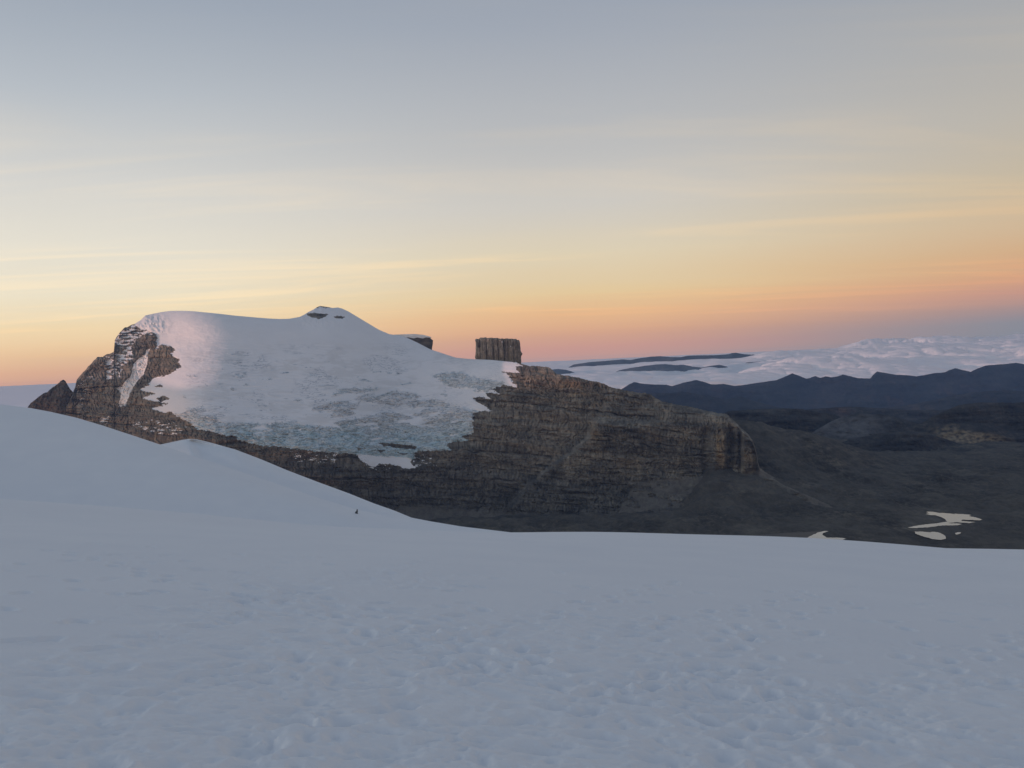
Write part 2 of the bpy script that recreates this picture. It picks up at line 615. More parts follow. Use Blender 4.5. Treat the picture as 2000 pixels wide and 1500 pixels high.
def build_field():
    tt = np.concatenate([np.linspace(1.75, 0.50, 40, endpoint=False), np.linspace(0.50, 0.183, 470)])
    Yr = EYE / (tt - 0.150)
    Yr = np.concatenate([Yr, Yr[-1] + np.linspace(1.2, 75, 40)])
    sx = np.concatenate([np.linspace(-3.2, -0.72, 60, endpoint=False), np.linspace(-0.72, 0.72, 980), np.linspace(0.72, 3.2, 60)[1:]])
    Y = np.repeat(Yr[:, None], len(sx), 1)
    X = Yr[:, None] * sx[None]
    Z = field_height(X, Y)
    # trampled, sun-pitted crust near the camera, smooth snow beyond
    px = 1000 + sx[None] * FPX + Y * 0
    edge = poly_line([(-600, 11), (0, 11.0), (350, 13), (520, 22), (700, 23), (900, 18), (1300, 15), (1700, 14), (2000, 13), (2600, 13)], px)
    edge = edge * (1 + 0.28 * fbm(X * 0.35, Y * 0.16, 3, 5))
    m = 1 - sstep(0.45, 1.05, Y / edge)
    patch = sstep(-0.32, 0.28, fbm(X * 0.30 + 3, Y * 0.22, 3, 8))
    deep = 1 - sstep(3.5, 9.5, Y)
    wx = X + 0.25 * pn(X * 1.1, Y * 1.1, 3)
    wy = Y + 0.25 * pn(X * 1.1, Y * 1.1, 4)
    def pit(x, y, r, seed):
        xi, yi = np.floor(x), np.floor(y)
        best = np.zeros(x.shape)
        for dx in (-1, 0, 1):
            for dy in (-1, 0, 1):
                cx, cy = xi + dx, yi + dy
                h = _PERM[_PERM[(cx.astype(np.int64) + seed) & 255] + (cy.astype(np.int64) & 255)]
                h2 = _PERM[(h + 57) & 255]
                rr = r * (0.35 + 0.65 * _PERM[(h2 + 91) & 255] / 255.0)
                q = np.sqrt((x - cx - h / 255.0) ** 2 + (y - cy - h2 / 255.0) ** 2) / rr
                best = np.maximum(best, rr / r * (1 - sstep(0.15, 1.0, q)))
        return best
    n1 = pn(wx * 1.7, wy * 1.9, 1)
    pits = -0.030 * pit(wx * 1.2, wy * 1.3, 0.6, 2) - 0.048 * pit(wx * 2.4, wy * 2.8, 0.55, 4) - 0.036 * pit(wx * 4.6, wy * 5.4, 0.55, 6) - 0.012 * pit(X * 10, Y * 11, .6, 8)
    pits = pits - np.maximum(0, n1 - 0.1) * 0.06
    fine = fbm(X * 7, Y * 8, 3, 12) * 0.01
    lumps = fbm(wx * 0.9, wy * 0.9, 2, 22) * 0.022
    Z = Z + 1.0 * m * (0.2 + 0.85 * np.maximum(patch, 0.85 * deep)) * (pits + lumps + fine)
    # boot prints: oval holes with a soft raised lip, in wandering lines and at random
    rng = np.random.RandomState(11)
    prints = []
    for k in range(9):
        x0, y0 = rng.uniform(-4, 5), rng.uniform(3, 6)
        hd = math.radians(rng.uniform(-35, 50))
        for i in range(rng.randint(14, 34)):
            hd += rng.uniform(-0.1, 0.1)
            x0 += 0.62 * math.sin(hd)
            y0 += 0.62 * math.cos(hd)
            sd = 0.12 if i % 2 else -0.12
            prints.append((x0 + sd * math.cos(hd), y0 - sd * math.sin(hd), hd + rng.uniform(-.2, .2), rng.uniform(.025, .05)))
    for k in range(240):
        yy = 3.3 + 18 * rng.rand() ** 1.3
        prints.append((rng.uniform(-.62, .62) * yy, yy, rng.uniform(-3, 3), rng.uniform(.015, .045)))
    for (x0, y0, hd, dp) in prints:
        r0 = np.searchsorted(Yr, y0 - 0.6)
        r1 = np.searchsorted(Yr, y0 + 0.6)
        c0 = np.searchsorted(sx, (x0 - .6) / y0)
        c1 = np.searchsorted(sx, (x0 + .6) / y0)
        if r1 - r0 < 2 or c1 - c0 < 2:
            continue
        xs, ys = X[r0:r1, c0:c1] - x0, Y[r0:r1, c0:c1] - y0
        u = (xs * math.cos(hd) - ys * math.sin(hd)) / 0.115
        w = (xs * math.sin(hd) + ys * math.cos(hd)) / 0.20
        d = np.sqrt(u * u + w * w)
        Z[r0:r1, c0:c1] += -dp * (1 - sstep(0.45, 1.15, d)) + 0.25 * dp * np.exp(-((d - 1.3) / 0.28) ** 2)
    V = np.stack([X, Y, Z], -1)[::-1]
    nr, nc = X.shape
    o = mesh_obj('snow_field', V, grid_faces(nr, nc).reshape(-1, 4), M_FIELD)
    tag(o, 'trampled bluish snowfield filling the foreground, pitted with boot prints', 'snow', kind='structure')


build_field()


def build_slope():
    px = np.concatenate([np.linspace(-2600, -60, 60, endpoint=False), np.linspace(-60, 1250, 330)])
    top = poly_line([(-2600, 560), (-1800, 590), (-1000, 640), (-500, 700), (-200, 757), (0, 790), (60, 797), (100, 804.5), (150, 816), (200, 831), (255, 849),
                     (312, 868), (370, 888), (430, 908), (520, 938), (620, 972), (700, 996), (760, 1008), (806, 1013), (840, 1019), (900, 1028), (1000, 1040), (1250, 1062)], px)
    bot = poly_line([(-2600, 1120), (-500, 1060), (0, 1048), (400, 1062), (900, 1090), (1250, 1110)], px)
    dbot = poly_line([(-2600, 75), (0, 78), (700, 76), (1250, 74)], px)

    def cotf(PX, PY):
        h = (PY - top[None])
        return 2.6 + 3.0 * (1 - sstep(0, 38, h)) + 0.0 * PX

    def disp(PX, PY, X, Z, D):
        return 0.7 * fbm(X * 0.03, Z * 0.09, 3, 41)
    X, Y, Z, PX, PY, nb = face(px, top, bot, 150, dbot, cotf, disp, hblur=4, back=((3, -0.6), (12, -4), (30, -14)))
    o = mesh_obj('snow_slope', np.stack([X, Y, Z], -1), grid_faces(*X.shape).reshape(-1, 4), M_FIELD)
    tag(o, 'smooth untouched snow slope rising to the left behind the foreground', 'snow', kind='structure')
    return PX, PY, X[nb:], Y[nb:], Z[nb:]


SLOPE = build_slope()


def build_hump():
    px = np.linspace(230, 1000, 330)
    top = poly_line([(230, 900), (290, 876), (312, 868.5), (340, 862.5), (356, 859), (370, 857), (385, 858), (410, 864), (460, 878), (510, 897), (560, 918), (620, 941),
                     (680, 963), (730, 983), (770, 997), (804, 1011), (840, 1018), (900, 1028), (1000, 1042)], px)
    bot = top + poly_line([(230, 90), (500, 90), (1000, 50)], px)
    dbot = poly_line([(230, 150), (420, 135), (800, 112), (1000, 105)], px)

    def cotf(PX, PY):
        h = (PY - top[None])
        return 2.2 + 3.0 * (1 - sstep(0, 25, h)) + 0.0 * PX

    def disp(PX, PY, X, Z, D):
        # wind scoop: a curved little wall under the crest
        lx = 372 + (PY - 858) * 0.62
        w = PX - lx
        prof = sstep(-14, 6, w) * (1 - sstep(8, 80, w)) * (1 - sstep(20, 48, PY - top[None])) * sstep(-1, 5, PY - top[None])
        return 0.9 * fbm(X * 0.03, Z * 0.09, 3, 47) + 3.6 * prof
    X, Y, Z, PX, PY, nb = face(px, top, bot, 110, dbot, cotf, disp, hblur=4, back=((4, -0.8), (14, -5), (40, -22)))
    o = mesh_obj('snow_hump', np.stack([X, Y, Z], -1), grid_faces(*X.shape).reshape(-1, 4), M_FIELD)
    tag(o, 'rounded snow hump with a bluish wind scoop behind the snow slope', 'snow', kind='structure')


build_hump()

# ------------------------------------------------------------------ the main mountain
SKYLINE = [(120, 806), (132, 790), (139, 775), (143, 765), (147, 755), (150, 742), (155, 735), (165, 725), (170, 718), (185, 703), (190, 698), (200, 697),
           (208, 692), (218, 690), (222, 688), (223, 680), (224, 665), (228, 657), (236, 647), (243, 640), (250, 638), (262, 633),
           (275, 625), (284, 616), (300, 612.5), (315, 609.5), (330, 607.5), (345, 607), (360, 607), (380, 608), (400, 610), (430, 613), (460, 616.5),
           (500, 620), (525, 622), (545, 623), (565, 622.5), (585, 619), (595, 614), (602, 609.5), (612, 604.5), (619, 600), (625, 597.5), (640, 599.5),
           (650, 601.5), (660, 600.5), (668, 602.5), (680, 608), (700, 620), (720, 632), (740, 644), (760, 652.5), (780, 655.5), (797, 660.5), (815, 669),
           (841, 682.5), (855, 687), (870, 692), (890, 698.5), (915, 701), (960, 703), (1000, 707), (1020, 711), (1035, 715), (1048, 715), (1060, 716),
           (1075, 718.5), (1081, 724), (1088, 730.5), (1110, 734), (1130, 737.5), (1150, 743), (1180, 749), (1190, 755), (1210, 760), (1240, 765.5),
           (1262, 768), (1275, 773), (1290, 783), (1320, 790), (1350, 795), (1400, 806), (1420, 809), (1432, 820), (1445, 833), (1460, 846),
           (1470, 860), (1477, 880), (1480, 900), (1484, 915), (1500, 926), (1540, 948), (1600, 975), (1680, 1010)]
SNOW_POLY = [(255, 600), (262, 634), (272, 640), (290, 646), (303, 650), (306, 668), (304, 684), (308, 676), (314, 672), (344, 680), (332, 692), (348, 700), (353, 716), (330, 731),
             (300, 738), (286, 752), (274, 762), (302, 768), (276, 778), (328, 788), (296, 798), (320, 806), (333, 803), (352, 816), (374, 828), (386, 838),
             (412, 841), (437, 850), (461, 851), (464, 859), (487, 864), (512, 870), (550, 872), (575, 876), (625, 882), (662, 885), (696, 886), (700, 893),
             (705, 900), (715, 907), (732, 912), (742, 905), (775, 907), (790, 915), (809, 914), (800, 900), (812, 892), (804, 886), (817, 880), (840, 880), (862, 879),
             (882, 879), (872, 870), (882, 862), (915, 860), (900, 852), (924, 846), (922, 830), (924, 807), (935, 802), (960, 803), (945, 792), (930, 784),
             (925, 776), (937, 775), (960, 779), (948, 770), (944, 766), (975, 769), (960, 759), (975, 755), (982, 751), (1010, 756), (997, 740), (990, 730),
             (981, 725), (1012, 728), (1006, 717), (1010, 714.5), (1030, 714.5), (1030, 700), (1000, 600)]
ROCK_HOLES = [[(736, 865), (750, 864), (785, 867), (815, 872), (812, 877), (775, 875), (750, 870)],
              [(692, 872), (712, 876), (700, 878)], [(735, 877), (752, 879), (742, 883)], [(775, 883), (795, 885), (790, 888)],
              [(278, 651), (305, 652), (304, 668), (294, 678), (283, 678), (277, 662)],
              [(597, 613), (612, 611), (622, 613), (642, 612), (636, 618), (622, 623), (606, 619)],
              [(652, 618), (660, 616), (672, 618), (668, 621), (655, 621)],
              [(1017, 708), (1034, 714), (1028, 716.5), (1010, 710.5)], [(305, 777), (322, 772), (330, 779), (312, 785)], [(300, 755), (312, 750), (318, 755)]]
GULLY = [(294, 679), (288, 692), (287, 710), (281, 730), (266, 746), (258, 760), (250, 776), (245, 794), (239, 790), (236, 795), (230, 794), (234, 780), (236, 768),
         (226, 758), (240, 750), (256, 732), (260, 712), (268, 702), (284, 690), (284, 684)]
ICE_POLYS = [[(335, 800), (352, 797), (400, 797), (428, 820), (475, 825), (525, 827), (575, 823), (650, 834), (657, 828), (640, 812), (612, 800), (616, 794), (640, 788), (652, 768),
              (665, 757), (740, 757), (803, 767), (843, 778), (881, 789), (935, 803), (960, 900), (700, 930), (560, 890), (380, 850)],
             [(839, 733), (866, 726), (899, 727), (938, 738), (990, 746), (975, 758), (945, 766), (893, 757), (877, 757)]]
ICE_HOLES = [[(688, 801), (708, 783), (730, 786), (758, 792), (796, 805), (811, 816), (780, 806), (726, 801), (717, 814), (699, 814)],
             [(600, 812), (650, 822), (664, 834), (625, 832), (560, 824)], [(705, 826), (735, 824), (738, 829), (706, 831)],
             [(690, 888), (700, 886), (740, 890), (800, 893), (815, 915), (700, 915)]]
MOTTLE = [([(222, 668), (232, 650), (262, 632), (290, 640), (300, 652), (276, 655), (262, 672), (240, 682)], 0.02),
          ([(205, 698), (232, 690), (256, 672), (258, 700), (240, 716), (232, 735), (208, 742)], 0.02),
          ([(146, 760), (178, 720), (186, 740), (172, 752), (160, 800)], 0.34),
          ([(250, 822), (300, 818), (372, 832), (340, 850), (280, 845)], 0.36),
          ([(560, 880), (660, 884), (650, 906), (580, 900)], 0.36),
          ([(700, 890), (840, 885), (850, 910), (720, 918)], 0.42),
          ([(195, 815), (212, 812), (215, 825), (198, 830)], 0.1)]


def mountain_classes(PX, PY):
    jx = 3.6 * pn(PX * 0.04, PY * 0.12, 51) + 2.4 * pn(PX * 0.14, PY * 0.34, 52) + 1.2 * pn(PX * 0.4, PY * 0.6, 50)
    jy = 1.8 * pn(PX * 0.12, PY * 0.3, 53) + 1.0 * pn(PX * 0.35, PY * 0.7, 54)
    x, y = PX + jx, PY + jy
    cls = np.zeros(PX.shape, np.int8)
    cls[inpoly(x, y, SNOW_POLY)] = 1
    ice = np.zeros(PX.shape, bool)
    xi, yi = PX + 2.2 * jx, PY + 2.2 * jy
    for p in ICE_POLYS:
        ice |= inpoly(xi, yi, p)
    for p in ICE_HOLES:
        ice &= ~inpoly(x, y, p)
    lobes = fbm(PX * 0.016 - 0.004 * PY, PY * 0.075 + PX * 0.012, 4, 151)
    ice &= ~((lobes > 0.20 + 0.35 * sstep(815, 850, PY) + 0.3 * sstep(860, 930, PX)) & (PY < 860))
    fr = fbm(PX * 0.02, PY * 0.09, 4, 152) + 0.3 * fbm(PX * 0.1, PY * 0.3, 3, 153)
    ice |= (fr > 0.52) & inpoly(PX, PY, [(350, 730), (420, 690), (600, 690), (700, 720), (860, 735), (880, 790), (660, 800), (600, 830), (360, 800)])
    cls[ice & (cls == 1)] = 2
    for p in ROCK_HOLES:
        cls[inpoly(PX + 0.5 * jx, PY + 0.7 * jy, p)] = 0
    for poly, thr in MOTTLE:
        n = fbm(PX * 0.07, PY * 0.28, 4, 57) + 0.3 * fbm(PX * 0.5, PY * 0.8, 2, 59)
        cls[(cls == 0) & inpoly(x, y, poly) & (n > thr)] = 1
    g = inpoly(PX + 0.35 * jx, PY + 0.5 * jy, GULLY)
    cls[g] = 3
    return cls


SCREE_LINE = [(120, 1300), (700, 1300), (780, 984), (850, 990), (900, 996), (990, 1001), (1060, 1004), (1110, 1016), (1150, 1028), (1190, 1018), (1215, 986), (1235, 952),
              (1280, 936), (1380, 928), (1430, 924), (1480, 916), (1500, 920), (1700, 1000)]
SPUR = [(1238, 768), (1188, 772), (1178, 790), (1160, 822), (1150, 850), (1128, 872), (1100, 893), (1075, 908), (1050, 930), (1020, 955), (998, 985)]   # edge of the right buttress


def build_mountain():
    px = np.concatenate([np.linspace(120, 300, 190, endpoint=False), np.linspace(300, 1480, 1010, endpoint=False), np.linspace(1480, 1680, 90)])
    top = poly_line(SKYLINE, px)
    rough = ((px < 262) | (px > 1034)).astype(float)
    rough = blur(rough, 4, 0)
    top = top + rough * (0.9 * pn(px * 0.12, px * 0, 61) + 0.8 * pn(px * 0.4, px * 0, 62))
    bot = np.maximum(poly_line([(120, 862), (300, 935), (560, 995), (800, 1060), (1100, 1088), (1480, 1105), (1680, 1120)], px), top + 30)
    dbot = poly_line([(120, 4000), (200, 3860), (300, 3640), (340, 3440), (400, 3140), (440, 3090), (500, 3110), (600, 3160), (700, 3200), (760, 3140), (830, 2970), (900, 2955), (1000, 2945), (1100, 2860), (1200, 2720), (1400, 2440), (1680, 2240)], px)
    rows = 400
    v = np.linspace(0, 1, rows)[:, None]
    PX = np.repeat(px[None], rows, 0)
    PY = top[None] + v * (bot - top)[None]
    cls = mountain_classes(PX, PY)
    scree_y = poly_line(SCREE_LINE, px)[None]
    scree = sstep(-4, 8, PY - scree_y + 4 * pn(PX * 0.03, PY * 0.05, 63))
    outc = sstep(0.10, 0.32, fbm(PX * 0.022, PY * 0.05, 4, 195)) * (PX > 1000) * sstep(0, 12, PY - scree_y) * (1 - sstep(1560, 1620, PX))
    scree = scree * (1 - 0.9 * outc)
    spy = np.array(SPUR)
    spx = np.interp(PY, spy[:, 1], spy[:, 0])
    right_b = sstep(-4, 10, PX - spx + 6 * pn(PX * 0.04, PY * 0.06, 66)) * sstep(766, 776, PY)

    # rock beds: hard cliffs and soft ledges in turn; they dip a little to the right
    dip = np.where(PX > 900, 0.10, 0.03)
    dip = blur(dip, 60, 1)
    S = PY - dip * (PX - 900) + 2.2 * pn(PX * 0.010, PY * 0.02, 64)
    S = S + 11 * pn(S * 0.021, PX * 0.002, 65) + 4 * pn(S * 0.07, PX * 0.004, 67)
    beds = 0.9 * pn(S * 0.075, PX * 0.004, 71) + 0.8 * pn(S * 0.17, PX * 0.008, 72) + 0.35 * pn(S * 0.42, PX * 0.02, 73)
    beds = np.clip(beds * 1.7, -1, 1)

    h = PY - top[None]
    rock_cot = 0.50 + 0.72 * beds
    # the big dark cliffs of the right buttress overhang a little
    cl = sstep(832, 842, PY + 0.03 * (PX - 1200)) * (1 - sstep(-10, 2, PY - scree_y)) * right_b * sstep(1140, 1175, PX)
    rock_cot = rock_cot * (1 - 0.75 * cl) - 0.12 * cl
    led = np.exp(-((PY - 822 - 0.05 * (PX - 1200)) / 6.0) ** 2) * right_b * (1 - sstep(1260, 1330, PX))
    rock_cot = rock_cot + 2.2 * led
    # thick bed under the rim on the right with an undercut
    uc = np.exp(-((PY - (757 + 0.11 * (PX - 1060))) / 2.6) ** 2) * sstep(1000, 1030, PX) * (1 - sstep(1150, 1200, PX))
    rock_cot = rock_cot - 2.0 * uc
    lc = sstep(925, 940, PY - 0.02 * (PX - 800)) * (1 - sstep(-8, 0, PY - scree_y)) * (PX < 1000)
    rock_cot = rock_cot * (1 - 0.5 * lc)
    left = 1 - sstep(270, 330, PX)
    rock_cot = rock_cot * (1 - 0.35 * left)
    ice_cot = 1.15 + 1.1 * pn(PX * 0.05, S * 0.23, 75)
    gcot = 0.7 + 0.0 * PX
    # the large form is smooth from column to column; beds and ledges ride on it
    gy = np.arange(590.0, 1141.0, 1.5)
    GX = np.repeat(px[None], len(gy), 0)
    GY = np.repeat(gy[:, None], len(px), 1)
    gcls = mountain_classes(GX, np.maximum(GY, top[None] + 1.5))
    gscree = sstep(-4, 8, GY - scree_y)
    tops = blur(np.minimum(top, 720), 60, 0)[None]
    mean = np.choose(gcls, [0.5 + 0 * GX, 1.75 + 1.5 * (1 - sstep(-10, 40, GY - tops)), 1.25 + 0 * GX, 0.7 + 0 * GX])
    mean = mean * (1 - gscree) + 2.3 * gscree
    mean = blur(blur(mean, 34, 1), 6, 0)
    gup = np.cumsum((mean * 1.5 / FPX)[::-1], axis=0)[::-1]
    gup = gup - gup[-1:]
    glog = blur(blur(gup, 50, 1), 3, 0) + np.interp(GX + 30 * (1 - np.exp(-((GY - 668) / 60.0) ** 2)) * (1 - sstep(460, 700, GX)), px, np.log(blur(dbot, 36, 0)))
    # lay it on the mountain's own rows
    fi = np.clip((PY - gy[0]) / 1.5, 0, len(gy) - 1.001)
    i0 = fi.astype(int)
    fr = fi - i0
    cidx = np.arange(len(px))[None].repeat(rows, 0)
    logD = glog[i0, cidx] * (1 - fr) + glog[i0 + 1, cidx] * fr
    det = np.choose(cls, [rock_cot - 0.5, 0 * PX, ice_cot - 1.2, 0 * PX]) * (1 - scree)
    det = blur(det, 4, 1)

    def disp(PXa, PYa, X, Z, D):
        # metres, forward is negative
        rk = (cls == 0) | (cls == 3)
        rkf = blur(blur(rk.astype(float), 1, 1), 1, 0) * (1 - scree)
        u, w = PX, S
        butt = ridged(u * 0.012, w * 0.006, 3, 81) * 16 + ridged(u * 0.045, w * 0.012, 3, 84) * 9
        block = fbm(u * 0.10, w * 0.22, 5, 87, 0.6) * 9.0
        crack = np.minimum(0, np.abs(pn(u * 0.16 + 0.8 * pn(w * 0.1, u * 0.02, 91), w * 0.035, 90)) - 0.12) * 110
        d = -rkf * (butt * (0.7 + 0.5 * left) + block) - crack * rkf
        for lam, dep, sd in ((9.5, 9.0, 181), (23.0, 17.0, 184), (52.0, 24.0, 187)):
            ph = S / lam + 0.40 * pn(PX * 0.005, PY * 0.012, sd) + 0.07 * pn(PX * 0.05, PY * 0.05, sd + 1)
            k_ = np.floor(ph)
            sw = ph - k_
            on = sstep(0.0, 0.35, pn(PX * 0.014 + 7.3 * k_, k_ * 3.7, sd + 2))
            w_ = 2.2 / lam
            d += rkf * on * dep * (np.exp(-((1 - sw) / w_) ** 2) - 0.35 * np.exp(-((sw - 2.2 * w_) / (2 * w_)) ** 2) * (1 - left))
        # left side: pillars and gullies
        d += -left * rkf * 26 * ridged(u * 0.022 + 0.012 * PY, PY * 0.008, 3, 93)
        sn = (cls == 1)
        snf = blur(blur(sn.astype(float), 2, 1), 2, 0)
        crev = sstep(640, 690, PY) * sstep(330, 420, PX)
        d += -snf * (6 * fbm(u * 0.012, PY * 0.02, 3, 95) + crev * 3.2 * np.maximum(0, ridged(u * 0.03 + 0.6 * pn(u * .02, PY * .04, 6), PY * 0.16, 4, 109) - 0.1))
        lump = np.exp(-((PX - 298) / 26.0) ** 2 - ((PY - 636) / 20.0) ** 2)
        d += -snf * lump * 26 * (0.4 + ridged(u * 0.06, PY * 0.05, 3, 97))
        sh_ = np.exp(-((PX - 370) / 62.0) ** 4 - ((PY - 676) / 62.0) ** 4)      # wind-carved snow on the sunlit shoulder
        d += -snf * sh_ * (8 * ridged(u * 0.020 + PY * 0.022, PY * 0.016 - u * 0.006, 3, 198) + 2 * fbm(u * 0.09, PY * 0.13, 3, 199))
        pk = np.exp(-((PX - 640) / 55.0) ** 4) * (1 - sstep(622, 650, PY))
        d += -snf * pk * (14 * ridged(u * 0.045, PY * 0.05, 4, 196) + 5 * fbm(u * 0.16, PY * 0.2, 3, 197))
        ic = (cls == 2)
        icf = blur(blur(ic.astype(float), 2, 1), 2, 0)
        ser = ridged(u * 0.075 + 0.5 * pn(u * .03, PY * .05, 5), w * 0.21, 4, 98)
        d += -icf * (14 * ser + 5 * fbm(u * 0.02, PY * 0.05, 3, 99) + 3 * fbm(u * .3, PY * .5, 2, 100))
        d += -7.0 * blur(blur((cls > 0).astype(float) * (cls != 3), 2, 1), 2, 0)       # snow and ice lie on the rock
        d += -scree * (6 * fbm(u * 0.02, PY * 0.04, 4, 101) + 1.5 * fbm(u * .15, PY * .2, 3, 102))
        # right buttress stands forward of the face beside it
        d += -right_b * 85 * sstep(770, 840, PY)
        # detached pillars at the right end
        for cx, wd in ((1405, 14), (1462, 14)):
            d += -rkf * 26 * np.exp(-((PX - cx) / wd) ** 4) * sstep(828, 840, PY)
        for cx, wd in ((1428, 7), (1378, 8), (1446, 4)):
            d += rkf * 30 * np.exp(-((PX - cx) / wd) ** 2) * sstep(825, 845, PY)
        # the warm pillar and the dark block on the left
        d += -rkf * 16 * np.exp(-((PX - 312) / 26.0) ** 4 - ((PY - 704) / 26.0) ** 4)
        d += -rkf * 20 * np.exp(-((PX - 291) / 12.0) ** 6 - ((PY - 664) / 13.0) ** 6)
        d += 22 * blur((cls == 3).astype(float), 3, 1)
        fade = sstep(0, 6, h)
        return d * (0.35 + 0.65 * fade)

    X, Y, Z, PX2, PY2, nb = face(px, top, bot, rows, dbot, None, disp, hblur=0, relief=det, rmask=blur(blur(((cls == 0) | (cls == 2)).astype(float), 2, 1), 2, 0), logD=logD,
                                 back=((20, -2), (90, -16), (260, -80), (700, -420)))
    # ochre patches: yellow-stained walls and the warm pillar on the left
    och = np.zeros(PX.shape)
    for cx, cy, sx_, sy_, a in ((1408, 872, 9, 40, 0.9), (1462, 897, 13, 18, 0.55), (1160, 848, 8, 16, 0.6), (1280, 858, 12, 5, 0.5), (1225, 905, 25, 8, 0.4),
                                (1110, 752, 26, 8, 0.5), (1170, 880, 26, 18, 0.25), (320, 705, 26, 26, 0.35), (195, 765, 5, 12, 0.5), (130, 800, 20, 14, 0.4), (1345, 862, 22, 6, 0.35)):
        och = np.maximum(och, a * np.exp(-((PX - cx) / sx_) ** 4 - ((PY - cy) / sy_) ** 4))
    och = och * np.clip(0.75 + 0.8 * fbm(PX * 0.09, PY * 0.05, 3, 105), 0, 1)
    blue = sstep(0.0, 1.0, (PY - (800 + 0.02 * (PX - 400))) / 55.0) * 0.95 + 0.25 * sstep(870, 930, PX) * (PY > 790) + 0.35 * fbm(PX * 0.02, PY * 0.03, 3, 106)
    blue = np.where(PY < 770, 0.25 + 0.3 * fbm(PX * 0.05, PY * 0.1, 2, 107), blue)
    blue = np.clip(blue, 0, 1)
    dirt = sstep(0.05, 0.55, fbm(PX * 0.012, PY * 0.04, 3, 108) + 0.75 * ridged(PX * 0.03 + 0.6 * pn(PX * .02, PY * .04, 6), PY * 0.16, 4, 109) - 0.25)
    dirt = dirt * sstep(655, 700, PY) * sstep(330, 400, PX) * (1 - 0.7 * sstep(850, 950, PX)) * 0.34 * (PY < 890)

    def pad(a):
        return np.concatenate([np.repeat(a[:1], nb, 0), a])
    base = at(800, 1010, 2700.0)
    root = empty('glaciated_mountain', base)
    tag(root, 'long dark rock mountain with a white glacier cap at left centre', 'mountain', kind='structure')
    V = np.stack([X, Y, Z], -1)
    F = grid_faces(*X.shape)
    pc = pad(cls)
    fc = pc[:-1, :-1]
    dark_low = np.clip(sstep(860, 960, PY - 0.10 * (PX - 900) + 30 * fbm(PX * 0.012, PY * 0.03, 3, 191)) * (1 - left) + 0.9 * cl * sstep(-0.2, 0.3, fbm(PX * 0.02, PY * 0.03, 3, 192)), 0, 1) * (1 - och)  # darker towards the foot of the walls, patchy on the overhanging cliffs
    crv = sstep(0.0, 0.45, fbm(PX * 0.014, PY * 0.03, 3, 193)) * sstep(655, 700, PY) * sstep(335, 400, PX) * (1 - 0.6 * sstep(800, 900, PX)) * 0.8
    at_all = {'crev': pad(crv), 'dark_tone': pad(dark_low), 'ochre': pad(och), 'scree': pad(scree), 'blue': pad(blue), 'dirt': pad(dirt)}
    for k, nm, mt, keys, lab in ((0, 'rock_face', M_ROCK, ('ochre', 'scree', 'dark_tone'), 'bare dark brown rock walls in level beds'),
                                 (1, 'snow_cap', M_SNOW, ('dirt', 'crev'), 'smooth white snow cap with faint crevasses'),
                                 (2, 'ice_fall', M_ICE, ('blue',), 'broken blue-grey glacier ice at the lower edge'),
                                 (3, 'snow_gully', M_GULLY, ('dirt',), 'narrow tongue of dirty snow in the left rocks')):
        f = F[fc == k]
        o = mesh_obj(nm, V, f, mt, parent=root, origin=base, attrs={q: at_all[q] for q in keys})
        o['label'] = lab
    return PX, PY, X[nb:], Y[nb:], Z[nb:]


MTN = build_mountain()


def near(surf, px, py):
    PX, PY, X, Y, Z = surf
    i = np.argmin((PX - px) ** 2 + (PY - py) ** 2)
    return np.array([X.ravel()[i], Y.ravel()[i], Z.ravel()[i]])


def build_shade_ridge():
    # unseen ridge left of the frame, added to shade the mountain's lower flanks
    y = np.linspace(600, 5200, 150)
    w = np.linspace(-1, 1, 60)
    Yg = np.repeat(y[None], 60, 0)
    Xg = -4700 + 520 * w[:, None] + 160 * pn(Yg / 900, Yg * 0, 171)
    crest = 172 + 26 * pn(y / 420, y * 0, 172) + 9 * pn(y / 120, y * 0, 173) - 260 * sstep(4300, 5200, y) - 300 * (1 - sstep(600, 1300, y))
    Zg = crest[None] - 800 * np.abs(w[:, None]) ** 0.9 + 22 * fbm(Xg / 160, Yg / 160, 4, 174) * sstep(0, 0.2, np.abs(w[:, None]))
    V = np.stack([Xg, Yg, Zg], -1)
    o = mesh_obj('shade_ridge', V, grid_faces(*Xg.shape).reshape(-1, 4), M_SPIRE, attrs={'ochre': 0 * Xg, 'scree': 0 * Xg})
    tag(o, 'unseen rock ridge beyond the left edge of the view, added for its shade', 'ridge', kind='structure')


build_shade_ridge()

# ------------------------------------------------------------------ rocks on the mountain
def ridge_far(p0, p1):
    PX, PY, X, Y, Z = MTN
    m = (PX[0] >= p0) & (PX[0] <= p1)
    return float(Y[:8, m].max())


